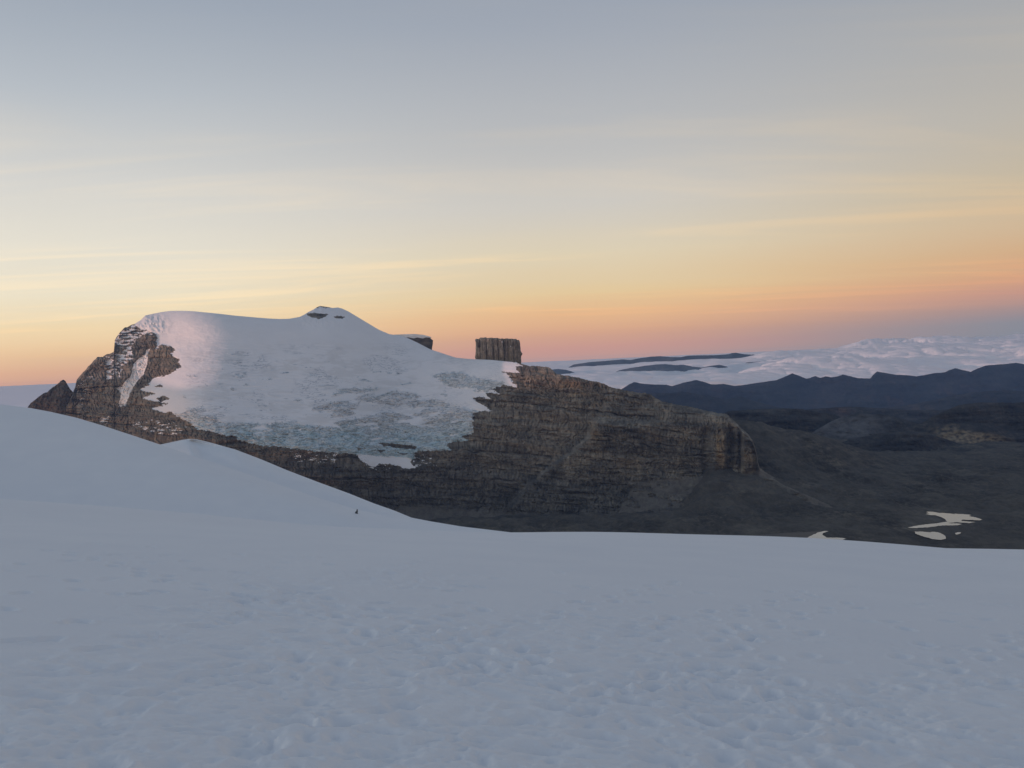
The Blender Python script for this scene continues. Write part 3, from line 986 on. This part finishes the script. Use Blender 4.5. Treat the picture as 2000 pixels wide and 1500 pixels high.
def build_tower():
    Y0 = ridge_far(925, 1022) + 58
    k = Y0 / FPX
    base = at(975, 712, Y0)
    root = empty('rock_tower', base)
    tag(root, 'square grey-brown rock tower with vertical clefts standing on the snow ridge', 'rock tower')
    # upright columns of rock side by side: (left, right, top, bottom, forward) in photo pixels from the tower's middle
    cols = [(-44, -34, 50.4, 8, 2.0), (-36, -21, 52.8, 8, 6.5), (-23, -8.5, 51.8, 9, 9.5), (-11, 2, 50.9, 10, 5.0), (0, 11.5, 49.0, 10, 10.0), (9, 21, 48.6, 11, 4.0),
            (18, 30, 47.6, 12, 8.5), (27.5, 37, 46.9, 12, 5.0), (34, 43, 45.0, 14, 1.0)]
    for ci, (x0, x1, zt, zb, fw) in enumerate(cols):
        na, nr = 64, 60
        a = np.linspace(0, 2 * np.pi, na, endpoint=False)
        e = 0.5
        ex = np.sign(np.cos(a)) * np.abs(np.cos(a)) ** e
        ey = np.sign(np.sin(a)) * np.abs(np.sin(a)) ** e
        V = []
        for t in np.linspace(0, 1, nr):
            hw = (x1 - x0) / 2 * (1.02 - 0.03 * t - 0.10 * max(0, t - 0.95) / 0.05)
            hd = 24 * (1 - 0.10 * max(0, t - 0.95) / 0.05)
            tt = np.full(na, t)
            led = 1.6 * (1 - sstep(0.30, 0.36, t + 0.06 * math.sin(ci * 2.1))) + 1.0 * (1 - sstep(0.12, 0.15, t + 0.04 * math.sin(ci * 4.3)))
            x = (x0 + x1) / 2 + ex * hw + 0.35 * math.sin(t * 9 + ci) + 1.0 * fbm(ey * 1.4 + ci * 5, tt * 5, 3, 124) * np.abs(ex) ** 3
            if ci == 0:
                x = x - np.clip(-ex, 0, 1) * (1.6 * np.exp(-((t - 0.42) / 0.07) ** 2) + 2.6 * (1 - sstep(0, 0.3, t)))
            if ci == len(cols) - 1:
                x = x + np.clip(ex, 0, 1) * (2.4 * np.exp(-((t - 0.56) / 0.05) ** 2) - 0.6 * sstep(0.6, 0.7, t))
            fr = np.clip(-ey, 0, 1)
            rough = 2.6 * fbm(ex * 1.3 + ci * 3.7, tt * 4, 5, 122, 0.6) + 0.9 * pn(ex * 4 + ci * 9, tt * 2.5, 123)
            y = ey * hd - fr * (fw + led) - fr * rough + np.clip(ey, 0, 1) * rough
            z = -zb + (zt + zb + 1.5 * pn(ex * 1.5 + ci, ey * 1.2, 125)) * t
            V.append(np.stack([x * k, y * k, z * k], -1))
        ring = V[-1]
        mid = ring.mean(0)
        for f, dz in ((0.86, 0.7), (0.5, 1.0), (0.02, 1.1)):
            r2 = mid + (ring - mid) * f
            r2[:, 2] = ring[:, 2] * f + mid[2] * (1 - f) + dz * k
            V.append(r2)
        V = np.array(V)
        n = V.shape[0]
        i = np.arange(n - 1)[:, None] * na + np.arange(na)[None]
        j = np.arange(n - 1)[:, None] * na + (np.arange(na)[None] + 1) % na
        F = np.stack([i, j, j + na, i + na], -1).reshape(-1, 4)
        zz = V[..., 2] / (50 * k)
        low_ = 1 - sstep(0.2, 0.55, zz + 0.1 * math.sin(ci * 3))
        mesh_obj('rock_column', V + base, F, M_TOWER, parent=root, origin=base,
                 attrs={'ochre': 0.12 + 0.35 * low_, 'dark_tone': 0.55 * low_, 'scree': 0 * zz})
    for (cx, cz, w) in ((8, 43.0, 1.1), (24, 34, 0.8), (33, 1, 2.6)):
        # snow caught on small ledges
        na = 14
        rings = []
        for ph in np.linspace(0.05, math.pi - 0.05, 7):
            aa = np.linspace(0, 2 * np.pi, na, endpoint=False)
            rings.append(np.stack([(cx + w * 1.2 * math.sin(ph) * np.cos(aa)) * k, (-33.2 + 2.0 * math.sin(ph) * np.sin(aa)) * k, (cz + 0.9 * w * math.cos(ph) - 0.2 * w * np.cos(aa)) * k], -1))
        V = np.array(rings)
        i = np.arange(6)[:, None] * na + np.arange(na)[None]
        j = np.arange(6)[:, None] * na + (np.arange(na)[None] + 1) % na
        F = np.stack([i, i + na, j + na, j], -1).reshape(-1, 4)
        zz = 0 * V[..., 0]
        mesh_obj('snow_ledge', V + base, F, M_SNOW, parent=root, origin=base, attrs={'dirt': zz, 'crev': zz})


build_tower()


def prism(name, outline, Y0, depth, mat, parent=None, origin=None, nseg=14, rough=1.0, seed=0, attrs=None, step=1.2):
    """a rock with the given side-view outline (photo pixels at distance Y0) and real depth, rounded and roughened"""
    pts = np.array(outline, float)
    pts = np.vstack([pts, pts[:1]])
    seg = np.r_[0, np.cumsum(np.hypot(*np.diff(pts, axis=0).T))]
    n = int(seg[-1] / step)
    q = np.linspace(0, seg[-1], n, endpoint=False)
    ox, oy = np.interp(q, seg, pts[:, 0]), np.interp(q, seg, pts[:, 1])
    cx, cy = ox.mean(), oy.mean()
    V = []
    k = Y0 / FPX
    prof = []
    for s in (0.05, 0.35, 0.62, 0.82, 0.93, 0.985):
        prof.append((s, 0.0))
    for s in np.linspace(0.03, 0.97, nseg):
        prof.append((1.0, s))
    for s in (0.96, 0.8, 0.5, 0.05):
        prof.append((s, 1.0))
    for f, d in prof:
        x = cx + (ox - cx) * f
        y = cy + (oy - cy) * f
        A, B = ray(x, y)
        d2 = d * depth + rough * k * 2.2 * fbm(x * 0.22, y * 0.12, 4, seed) * (1 if d == 0 else 0.3)
        bev = 0.04 * depth * (f ** 6) if d == 0 else 0
        Yv = Y0 + d2 + bev
        V.append(np.stack([A * Y0, Yv, B * Y0], -1))
    V = np.array(V)
    m = len(V)
    i = np.arange(m - 1)[:, None] * n + np.arange(n)[None]
    j = np.arange(m - 1)[:, None] * n + (np.arange(n)[None] + 1) % n
    F = np.stack([i, i + n, j + n, j], -1).reshape(-1, 4)
    z0 = np.zeros(V.shape[:2])
    if origin is None:
        origin = V.reshape(-1, 3)[np.argmin(V[..., 2])]
    return mesh_obj(name, V, F, mat, parent=parent, origin=origin, attrs=attrs or {'ochre': z0, 'scree': z0, 'dirt': z0})


def build_slab():
    Y0 = ridge_far(770, 846) + 12
    base = at(800, 690, Y0)
    root = empty('rock_slab', base)
    tag(root, 'brown overhanging rock slab with snow on top, between summit and tower', 'rock')
    prism('rock_body', [(762, 657), (778, 655.5), (797, 656.5), (812, 656), (826, 657), (838, 659.5), (843.5, 664), (843, 672), (841.5, 680), (842, 690), (800, 690), (770, 675)],
          Y0, 70, M_SPIRE, root, base, seed=131)
    prism('snow_top', [(752, 654), (775, 653.3), (795, 652.6), (811, 652.3), (826, 653.8), (838, 656.8), (841, 659.5), (832, 659), (826, 661), (818, 658.5), (808, 661), (797, 659), (786, 661), (770, 658)],
          Y0 - 4, 70, M_SNOW, root, base, rough=0.5, seed=133)


build_slab()


def build_spire():
    px = np.linspace(20, 215, 190)
    top = poly_line([(20, 830), (45, 806), (53, 797), (60, 787), (67, 782), (78, 773), (85, 768), (92, 766), (100, 758.5), (112, 750.5), (119, 743.5), (124, 741.5), (128, 744),
                     (131, 750), (137, 760), (142, 765), (150, 775), (180, 800), (215, 830)], px) + 0.7 * pn(px * 0.3, px * 0, 141)
    bot = np.maximum(top + 40, 875 + 0 * px)
    dbot = 4300 + 0.0 * px

    def cotf(PX, PY):
        return 0.45 + 0.7 * pn(PY * 0.12 - 0.05 * PX, PX * 0.01, 143)

    def disp(PX, PY, X, Z, D):
        return -(30 * ridged(PX * 0.04 + PY * 0.015, PY * 0.02, 4, 144) + 16 * fbm(PX * 0.13, PY * 0.16, 5, 145, 0.6)) - 60 * np.exp(-((PX - 118) / 26) ** 2)
    X, Y, Z, PX, PY, nb = face(px, top, bot, 120, dbot, cotf, disp, hblur=3)
    z0 = np.zeros(X.shape)
    base = at(100, 870, 4300.0)
    o = mesh_obj('rock_spire', np.stack([X, Y, Z], -1), grid_faces(*X.shape).reshape(-1, 4), M_SPIRE, origin=base, attrs={'ochre': z0 + 0.12, 'scree': z0})
    tag(o, 'small pointed brown rock peak at the far left end of the mountain', 'rock peak')


build_spire()


def build_snow_rock():
    p = near(SLOPE, 698, 1003)
    k = p[1] / FPX
    rng = np.random.RandomState(5)
    # a split dark stone: a low block and a taller leaning blade
    V, F = [], []

    def blob(c, r, n=10, m=7, sq=0.8):
        b = len(V)
        for i in range(m + 1):
            ph = math.pi * i / m
            for j in range(n):
                th = 2 * math.pi * j / n
                g = 1 + 0.22 * rng.uniform(-1, 1)
                V.append([c[0] + r[0] * g * math.copysign(abs(math.sin(ph)) ** sq, math.sin(ph)) * math.cos(th),
                          c[1] + r[1] * g * abs(math.sin(ph)) ** sq * math.sin(th),
                          c[2] + r[2] * g * math.cos(ph)])
        for i in range(m):
            for j in range(n):
                F.append([b + i * n + j, b + (i + 1) * n + j, b + (i + 1) * n + (j + 1) % n, b + i * n + (j + 1) % n])
    blob(p + np.array([-0.2 * k, 0, 1.2 * k]), (3.0 * k, 2.6 * k, 3.2 * k))
    blob(p + np.array([1.2 * k, 0.3 * k, 4.4 * k]), (1.5 * k, 1.6 * k, 3.6 * k))
    V = np.array(V)
    z0 = np.zeros(len(V))
    o = mesh_obj('rock', V, np.array(F), M_BOULDER, origin=p, smooth=False, attrs={'ochre': z0, 'scree': z0})
    tag(o, 'tiny lone dark rock poking out of the snow slope', 'rock')


M_BOULDER = mat_rock('boulder', (0.10, 0.105, 0.12), (0.14, 0.145, 0.16), (0.19, 0.195, 0.21), scale=0.004)
build_snow_rock()

# ------------------------------------------------------------------ valley, lakes and hills on the right
ZL = -480.0


def build_valley():
    px = np.linspace(600, 2500, 620)
    # distance, height given as photo y (or None: flat valley floor)
    Yk = [1300, 2000, 2250, 2650, 3050, 3600, 4100, 4700, 6200]
    H = np.zeros((len(Yk), len(px)))
    A, _ = ray(px, np.full(px.shape, 900.0))

    def zline(pts, Y):
        py = poly_line(pts, px)
        return ray(px, py)[1] * Y
    H[0] = -560
    H[1] = ZL - 1
    H[2] = ZL
    H[3] = ZL
    flat = np.full(px.shape, ZL + 3)
    w = 1 - sstep(1560, 1800, px)
    H[4] = w * zline([(600, 940), (1300, 940), (1500, 930), (1700, 950), (1800, 950), (2500, 950)], 3050) + (1 - w) * flat
    H[5] = zline([(600, 838), (1300, 838), (1430, 829), (1500, 836), (1560, 846), (1640, 871), (1700, 895), (1760, 912), (1850, 905), (1950, 893), (2100, 888), (2500, 880)], 3600)
    H[6] = zline([(600, 860), (1300, 860), (1500, 856), (1600, 862), (1700, 878), (1800, 876), (1950, 872), (2100, 868), (2500, 860)], 4100)
    H[7] = zline([(600, 850), (1400, 850), (1600, 862), (1800, 866), (2000, 872), (2500, 850)], 4700)
    H[8] = H[7] - 80
    low = 1 - sstep(1290, 1400, px)
    for q, lz in ((4, -545), (5, -640), (6, -720), (7, -760), (8, -800)):
        H[q] = H[q] * (1 - low) + lz * low
    Yr = np.concatenate([np.linspace(1300, 2100, 30, endpoint=False), 1 / np.linspace(1 / 2100, 1 / 4300, 330), np.linspace(4350, 6200, 40)])
    Z = np.zeros((len(Yr), len(px)))
    Yk = np.array(Yk, float)
    idx = np.clip(np.searchsorted(Yk, Yr) - 1, 0, len(Yk) - 2)
    t = (Yr - Yk[idx]) / (Yk[idx + 1] - Yk[idx])
    t = t * t * (3 - 2 * t)
    Z = H[idx] * (1 - t)[:, None] + H[idx + 1] * t[:, None]
    Y = np.repeat(Yr[:, None], len(px), 1)
    X = A[None] * Y
    # noise: rubble mounds; calm round the lakes
    lake = np.zeros(Z.shape)
    for _, poly, _, _, _ in LAKES:
        c = np.mean(poly, 0)
        cx, cz = ray(np.array([c[0]]), np.array([c[1]]))
        yy = ZL / cz[0]
        lake = np.maximum(lake, np.exp(-((X - cx[0] * yy) / 130) ** 2 - ((Y - yy) / 190) ** 2))
    calm = 1 - lake
    n = 16 * fbm(X * 0.004, Y * 0.0035, 4, 151) + 14 * ridged((X + 0.5 * Y) * 0.008, (Y - 0.3 * X) * 0.0035, 5, 153, 0.55) + 4 * fbm(X * 0.04, Y * 0.03, 4, 155)
    Z = Z + n * np.clip(calm, 0.03, 1) * sstep(2000, 2700, Y + 400 * calm) - 0.9 * lake
    # inside the shore line the ground dips under the water
    AA, BB = X / Y, Z / Y
    cols = (AA[..., None] * 0)
    pxx = 1000 + FPX * ((AA * _r[0] + _r[1] + BB * _r[2]) / (AA * _f[0] + _f[1] + BB * _f[2]))
    pyy = 750 - FPX * ((AA * _u[0] + _u[1] + BB * _u[2]) / (AA * _f[0] + _f[1] + BB * _f[2]))
    V = np.stack([X, Y, Z], -1)[::-1]
    scr = np.clip(0.45 + 0.9 * fbm(X * 0.006, Y * 0.004, 4, 157), 0, 1)
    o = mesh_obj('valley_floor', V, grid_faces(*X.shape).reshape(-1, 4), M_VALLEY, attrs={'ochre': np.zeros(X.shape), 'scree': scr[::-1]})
    tag(o, 'dark brown rubble valley floor round the small lakes at right', 'valley', kind='structure')


LAKES = [('lake', [(1789, 1001), (1800, 999.5), (1826, 999), (1833, 998), (1843, 1001), (1862, 1003), (1884, 1004.5), (1898, 1005.5), (1893, 1008), (1908, 1011), (1919, 1015), (1912, 1016.5), (1893, 1015.5),
                    (1880, 1015), (1877, 1017.5), (1906, 1019.5), (1894, 1021.5), (1866, 1020), (1850, 1021.5), (1880, 1023), (1872, 1025.5), (1840, 1026.5), (1815, 1029.5), (1785, 1031.5), (1773, 1030.5), (1785, 1027.5),
                    (1805, 1024.5), (1830, 1022), (1850, 1019), (1846, 1014.5), (1840, 1010.5), (1828, 1006.5), (1808, 1005), (1795, 1003.5)],
          'irregular pale silver lake with branching arms on the valley floor', M_LAKE, 0.45),
         ('lake', [(1786, 1038), (1800, 1038), (1815, 1039.5), (1825, 1038.5), (1836, 1040.5), (1846, 1046), (1848, 1052), (1838, 1054.5), (1822, 1053), (1808, 1049), (1796, 1045.5), (1788, 1042)],
          'small oval pale lake just below the branching lake', M_LAKE, 0.45),
         ('lake', [(1566, 1056), (1578, 1049), (1592, 1042), (1604, 1038), (1618, 1036), (1619, 1037.5), (1608, 1041), (1606, 1045), (1616, 1050), (1640, 1050), (1653, 1051.5), (1648, 1054), (1630, 1056), (1622, 1062), (1566, 1066)],
          'pale crescent lake touching the snow edge', M_LAKE, 0.5),
         ('lake', [(1455, 1060), (1470, 1047), (1500, 1043), (1540, 1040.5), (1580, 1038.5), (1603, 1037), (1592, 1041.5), (1578, 1048.5), (1564, 1056), (1560, 1066), (1455, 1070)],
          'dark still lake at the foot of the scree beside the crescent lake', M_LAKE_DARK, 0.35),
         ('pond', [(1865, 1041), (1872, 1039), (1877, 1040.5), (1874, 1043), (1867, 1044)], 'tiny pale pond right of the oval lake', M_LAKE, 0.45)]
build_valley()


def build_lakes():
    for nm, poly, lab, mt, dz in LAKES:
        pts = np.array(poly, float)
        pts = np.vstack([pts, pts[:1]])
        seg = np.r_[0, np.cumsum(np.hypot(*np.diff(pts, axis=0).T))]
        q = np.linspace(0, seg[-1], int(seg[-1] / 0.8), endpoint=False)
        x, y = np.interp(q, seg, pts[:, 0]), np.interp(q, seg, pts[:, 1])
        x = x + 1.2 * pn(q * 0.25, q * 0, 161)
        y = y + 0.4 * pn(q * 0.3, q * 0, 162)
        A, B = ray(x, y)
        zz = ZL + dz + 0.6
        Y = zz / B
        co = np.stack([A * Y, Y, np.full(len(Y), zz)], -1)
        c = co.mean(0)
        me = bpy.data.meshes.new(nm)
        me.from_pydata([tuple(v) for v in co - c], [], [tuple(range(len(co)))])
        me.update()
        if me.polygons[0].normal.z < 0:
            me.flip_normals()
        me.materials.append(mt)
        o = bpy.data.objects.new(nm, me)
        SC.collection.objects.link(o)
        o.location = c
        tag(o, lab, 'lake' if nm == 'lake' else 'pond', kind='structure')


build_lakes()


def hill(name, label, pts, D0, drop, cot, mat, rows=110, step=2.2, amp=1.0, scr=None, och=None, seed=0, jag=0.8, back=None, bedamp=0.4, noise=(0.01, 0.02)):
    p = np.array(pts, float)
    px = np.arange(p[0, 0], p[-1, 0] + step, step)
    top = poly_line(pts, px) + jag * (0.7 * pn(px * 0.05, px * 0, seed) + 0.6 * pn(px * 0.17, px * 0, seed + 1) + 0.35 * pn(px * 0.45, px * 0, seed + 2))
    bot = np.maximum(blur(top, 40, 0) + drop, top + 8)
    k = D0 / FPX

    def cotf(PX, PY):
        S = PY - 0.03 * PX
        return cot * (1 + bedamp * np.clip(2 * pn(S * 0.12, PX * 0.006, seed + 3) + pn(S * 0.3, PX * 0.02, seed + 4), -1.4, 1.6))

    def disp(PX, PY, X, Z, D):
        h = sstep(0, 5, PY - top[None])
        d = 18 * ridged(PX * noise[0], PY * noise[1], 4, seed + 5) + 8 * fbm(PX * noise[0] * 5, PY * noise[1] * 5, 4, seed + 6)
        return -d * k * amp * (0.3 + 0.7 * h)
    if back is None:
        back = ((10 * k, -2 * k), (40 * k, -14 * k), (120 * k, -60 * k))
    X, Y, Z, PX, PY, nb = face(px, top, bot, rows, np.full(px.shape, float(D0)), cotf, disp, hblur=5, back=back)
    z0 = np.zeros(X.shape)

    def pad(a):
        return np.concatenate([np.repeat(a[:1], nb, 0), a])
    sc = pad(scr(PX, PY)) if scr else z0
    oc = pad(och(PX, PY)) if och else z0
    o = mesh_obj(name, np.stack([X, Y, Z], -1), grid_faces(*X.shape).reshape(-1, 4), mat, attrs={'ochre': oc, 'scree': sc})
    tag(o, label, 'hill' if 'hill' in name or 'plateau' in name else 'ridge', kind='structure')


def g2(PX, PY, cx, cy, sx_, sy_, p=2):
    return np.exp(-np.abs((PX - cx) / sx_) ** p - np.abs((PY - cy) / sy_) ** p)


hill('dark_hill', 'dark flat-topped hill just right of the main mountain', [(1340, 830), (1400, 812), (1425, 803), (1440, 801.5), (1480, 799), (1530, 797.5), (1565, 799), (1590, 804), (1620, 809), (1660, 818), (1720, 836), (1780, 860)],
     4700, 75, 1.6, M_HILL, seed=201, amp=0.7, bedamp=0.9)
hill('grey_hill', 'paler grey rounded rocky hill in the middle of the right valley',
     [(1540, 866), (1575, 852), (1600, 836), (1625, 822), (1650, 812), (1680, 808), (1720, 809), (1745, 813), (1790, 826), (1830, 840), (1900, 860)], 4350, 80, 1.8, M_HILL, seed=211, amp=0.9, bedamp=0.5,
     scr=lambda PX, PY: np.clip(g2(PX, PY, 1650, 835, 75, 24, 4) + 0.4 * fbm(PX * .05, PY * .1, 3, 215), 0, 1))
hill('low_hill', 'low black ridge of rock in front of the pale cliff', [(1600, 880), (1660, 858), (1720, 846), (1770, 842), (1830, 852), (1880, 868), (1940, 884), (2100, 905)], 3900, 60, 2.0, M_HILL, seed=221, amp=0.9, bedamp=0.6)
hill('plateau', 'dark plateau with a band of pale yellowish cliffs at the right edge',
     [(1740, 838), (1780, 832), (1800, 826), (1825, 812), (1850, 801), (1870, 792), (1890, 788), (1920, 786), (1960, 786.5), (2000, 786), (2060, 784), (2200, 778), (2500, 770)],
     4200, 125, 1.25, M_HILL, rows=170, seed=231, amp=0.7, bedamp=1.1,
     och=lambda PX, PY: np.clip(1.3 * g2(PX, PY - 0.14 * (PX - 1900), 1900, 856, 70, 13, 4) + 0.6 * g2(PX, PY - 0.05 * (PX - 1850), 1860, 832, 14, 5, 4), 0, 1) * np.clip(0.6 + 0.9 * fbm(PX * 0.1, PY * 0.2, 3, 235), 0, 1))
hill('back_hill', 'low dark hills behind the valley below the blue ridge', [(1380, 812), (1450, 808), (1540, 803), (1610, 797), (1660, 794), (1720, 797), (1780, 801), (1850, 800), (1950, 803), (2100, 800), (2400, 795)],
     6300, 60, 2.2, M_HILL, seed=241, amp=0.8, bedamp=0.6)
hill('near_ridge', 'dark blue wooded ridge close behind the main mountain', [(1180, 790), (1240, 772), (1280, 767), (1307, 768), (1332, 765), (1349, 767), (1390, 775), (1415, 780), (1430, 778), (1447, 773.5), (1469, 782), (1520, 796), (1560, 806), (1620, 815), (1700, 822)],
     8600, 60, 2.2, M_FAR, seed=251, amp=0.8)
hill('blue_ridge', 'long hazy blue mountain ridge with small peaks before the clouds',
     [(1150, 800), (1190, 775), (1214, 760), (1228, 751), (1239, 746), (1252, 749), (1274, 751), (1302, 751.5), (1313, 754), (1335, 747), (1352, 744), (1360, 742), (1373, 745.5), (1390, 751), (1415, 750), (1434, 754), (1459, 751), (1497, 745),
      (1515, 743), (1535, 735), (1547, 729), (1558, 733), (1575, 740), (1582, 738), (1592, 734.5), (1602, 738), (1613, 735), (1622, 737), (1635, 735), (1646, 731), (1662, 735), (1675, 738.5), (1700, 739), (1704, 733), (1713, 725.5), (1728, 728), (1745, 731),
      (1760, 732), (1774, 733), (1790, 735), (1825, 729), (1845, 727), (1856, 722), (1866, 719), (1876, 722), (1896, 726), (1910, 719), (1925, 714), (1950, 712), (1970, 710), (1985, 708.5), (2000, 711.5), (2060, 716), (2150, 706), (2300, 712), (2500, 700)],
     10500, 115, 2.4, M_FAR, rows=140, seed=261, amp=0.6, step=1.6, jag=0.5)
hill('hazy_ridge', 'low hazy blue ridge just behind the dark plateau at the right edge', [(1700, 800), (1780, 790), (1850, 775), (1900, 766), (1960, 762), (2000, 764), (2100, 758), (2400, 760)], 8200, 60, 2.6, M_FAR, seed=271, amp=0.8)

# ------------------------------------------------------------------ islands of land and the sea of cloud
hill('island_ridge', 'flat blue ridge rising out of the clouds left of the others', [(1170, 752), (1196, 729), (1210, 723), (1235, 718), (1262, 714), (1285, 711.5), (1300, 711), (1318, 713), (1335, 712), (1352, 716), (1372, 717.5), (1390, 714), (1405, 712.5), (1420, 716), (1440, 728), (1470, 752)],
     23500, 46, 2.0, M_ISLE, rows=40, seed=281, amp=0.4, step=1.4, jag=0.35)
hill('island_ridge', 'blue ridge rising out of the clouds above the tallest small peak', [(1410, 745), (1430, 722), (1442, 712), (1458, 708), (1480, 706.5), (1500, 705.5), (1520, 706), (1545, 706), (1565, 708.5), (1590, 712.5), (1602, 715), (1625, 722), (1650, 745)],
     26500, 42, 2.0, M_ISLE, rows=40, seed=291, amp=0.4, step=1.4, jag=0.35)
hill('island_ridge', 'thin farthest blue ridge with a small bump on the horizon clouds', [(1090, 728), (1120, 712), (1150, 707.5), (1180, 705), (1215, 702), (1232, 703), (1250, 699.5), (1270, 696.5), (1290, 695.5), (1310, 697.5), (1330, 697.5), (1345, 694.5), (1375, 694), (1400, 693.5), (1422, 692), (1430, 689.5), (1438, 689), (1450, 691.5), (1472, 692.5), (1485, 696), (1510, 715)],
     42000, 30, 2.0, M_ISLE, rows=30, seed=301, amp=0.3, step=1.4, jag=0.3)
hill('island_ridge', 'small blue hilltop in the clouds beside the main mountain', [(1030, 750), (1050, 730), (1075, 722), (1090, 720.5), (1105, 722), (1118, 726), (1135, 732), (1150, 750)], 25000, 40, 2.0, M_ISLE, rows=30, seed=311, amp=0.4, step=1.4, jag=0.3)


def build_clouds():
    px = np.concatenate([np.linspace(-500, 200, 160, endpoint=False), np.linspace(200, 1000, 60, endpoint=False), np.linspace(1000, 2500, 900)])
    Yr = 1 / np.linspace(1 / 16500.0, 1 / 420000.0, 360)
    A, _ = ray(px, np.full(px.shape, 700.0))
    Y = np.repeat(Yr[:, None], len(px), 1)
    X = A[None] * Y
    u, v = X / 1000.0, Y / 1000.0
    wx = u + 0.5 * pn(u * 0.8, v * 0.8, 320)
    wy = v + 0.5 * pn(u * 0.8, v * 0.8, 321)

    def cells(x, y, r, seed):
        # round tops of cloud heads scattered one to a cell
        xi, yi = np.floor(x), np.floor(y)
        best = np.zeros(x.shape)
        for dx in (-1, 0, 1):
            for dy in (-1, 0, 1):
                cx, cy = xi + dx, yi + dy
                h = _PERM[_PERM[(cx.astype(np.int64) + seed) & 255] + (cy.astype(np.int64) & 255)]
                h2 = _PERM[(h + 57) & 255]
                ox, oy = cx + h / 255.0, cy + h2 / 255.0
                rr = r * (0.55 + 0.45 * _PERM[(h2 + 91) & 255] / 255.0)
                q = 1 - ((x - ox) ** 2 + (y - oy) ** 2) / (rr * rr)
                best = np.maximum(best, rr / r * np.sqrt(np.maximum(q, 0)))
        return best
    cover = fbm(u * 0.09 + 1.3, v * 0.05, 3, 325)
    P = 1000 + FPX * A[None] + 0 * Y
    east = sstep(700, 1060, P)
    tall = 0.75 + 0.5 * sstep(1300, 1900, P)
    far = 1 - 0.45 * sstep(40000, 110000, Y)
    nearf = 1 - 0.8 * sstep(22000, 40000, Y)
    head = 150 * cells(wx / 1.9, wy / 2.4, 0.95, 3) + 120 * cells(wx / 0.8, wy / 0.9, 0.95, 5) + nearf * (65 * cells(u / 0.36, v / 0.4, 0.95, 9) + 10 * cells(u / 0.17, v / 0.2, 0.95, 11))
    lev = np.interp(Y, [16000, 18000, 23000, 32000, 42000, 60000, 100000, 420000], [-840, -800, -730, -550, -520, -580, -680, -1500])
    Z = lev + east * (90 * cover + head * tall * (0.7 + 0.5 * sstep(-0.3, 0.4, cover))) * far
    Z = Z + (1 - east) * (60 + 110 * fbm(u * 0.1, v * 0.03, 5, 340, 0.6))
    for yc, wdt, a, x0, x1 in ((19000, 1100, 120, 1040, 1330), (21000, 1100, 170, 1350, 1470), (23500, 1500, 170, 1480, 1700), (34000, 3500, 290, 1490, 2500), (49000, 5000, 430, 1640, 2500)):
        m = np.exp(-((Y - yc - 900 * pn(u * 0.25, v * 0, 345)) / wdt) ** 2) * sstep(x0 - 60, x0 + 60, P) * (1 - sstep(x1 - 60, x1 + 60, P))
        Z = Z + m * a * (0.25 + 0.75 * cells(wx / 2.0 + 7, wy / 3.0, 0.95, 21) + 0.3 * cells(wx / 0.8, wy / 1.0, .95, 23))
    Z[0] = -1700
    Y[0] = 16300
    V = np.stack([X, Y, Z], -1)[::-1]
    o = mesh_obj('cloud_sea', V, grid_faces(*X.shape).reshape(-1, 4), M_CLOUD)
    tag(o, 'sea of pale billowing cloud stretching to the horizon', 'clouds', kind='stuff')


build_clouds()

# ------------------------------------------------------------------ the air


def build_haze():
    x0, x1, y0, y1, z0, z1 = -6200, 12000, -400, 13600, -1500, 300
    V = [(x, y, z) for x in (x0, x1) for y in (y0, y1) for z in (z0, z1)]
    F = [(0, 1, 3, 2), (4, 6, 7, 5), (0, 4, 5, 1), (2, 3, 7, 6), (0, 2, 6, 4), (1, 5, 7, 3)]
    m = bpy.data.materials.new('haze')
    m.use_nodes = True
    nt = m.node_tree
    nt.nodes.clear()
    out = nt.nodes.new('ShaderNodeOutputMaterial')
    pv = nt.nodes.new('ShaderNodeVolumePrincipled')
    pv.inputs['Color'].default_value = (0.27, 0.51, 1.0, 1)
    pv.inputs['Density'].default_value = 2.0e-5
    pv.inputs['Anisotropy'].default_value = 0.0
    nt.links.new(pv.outputs[0], out.inputs['Volume'])
    o = mesh_obj('haze', V, F, m, smooth=False)
    tag(o, 'thin blue evening haze filling the air', 'haze', kind='stuff')


build_haze()
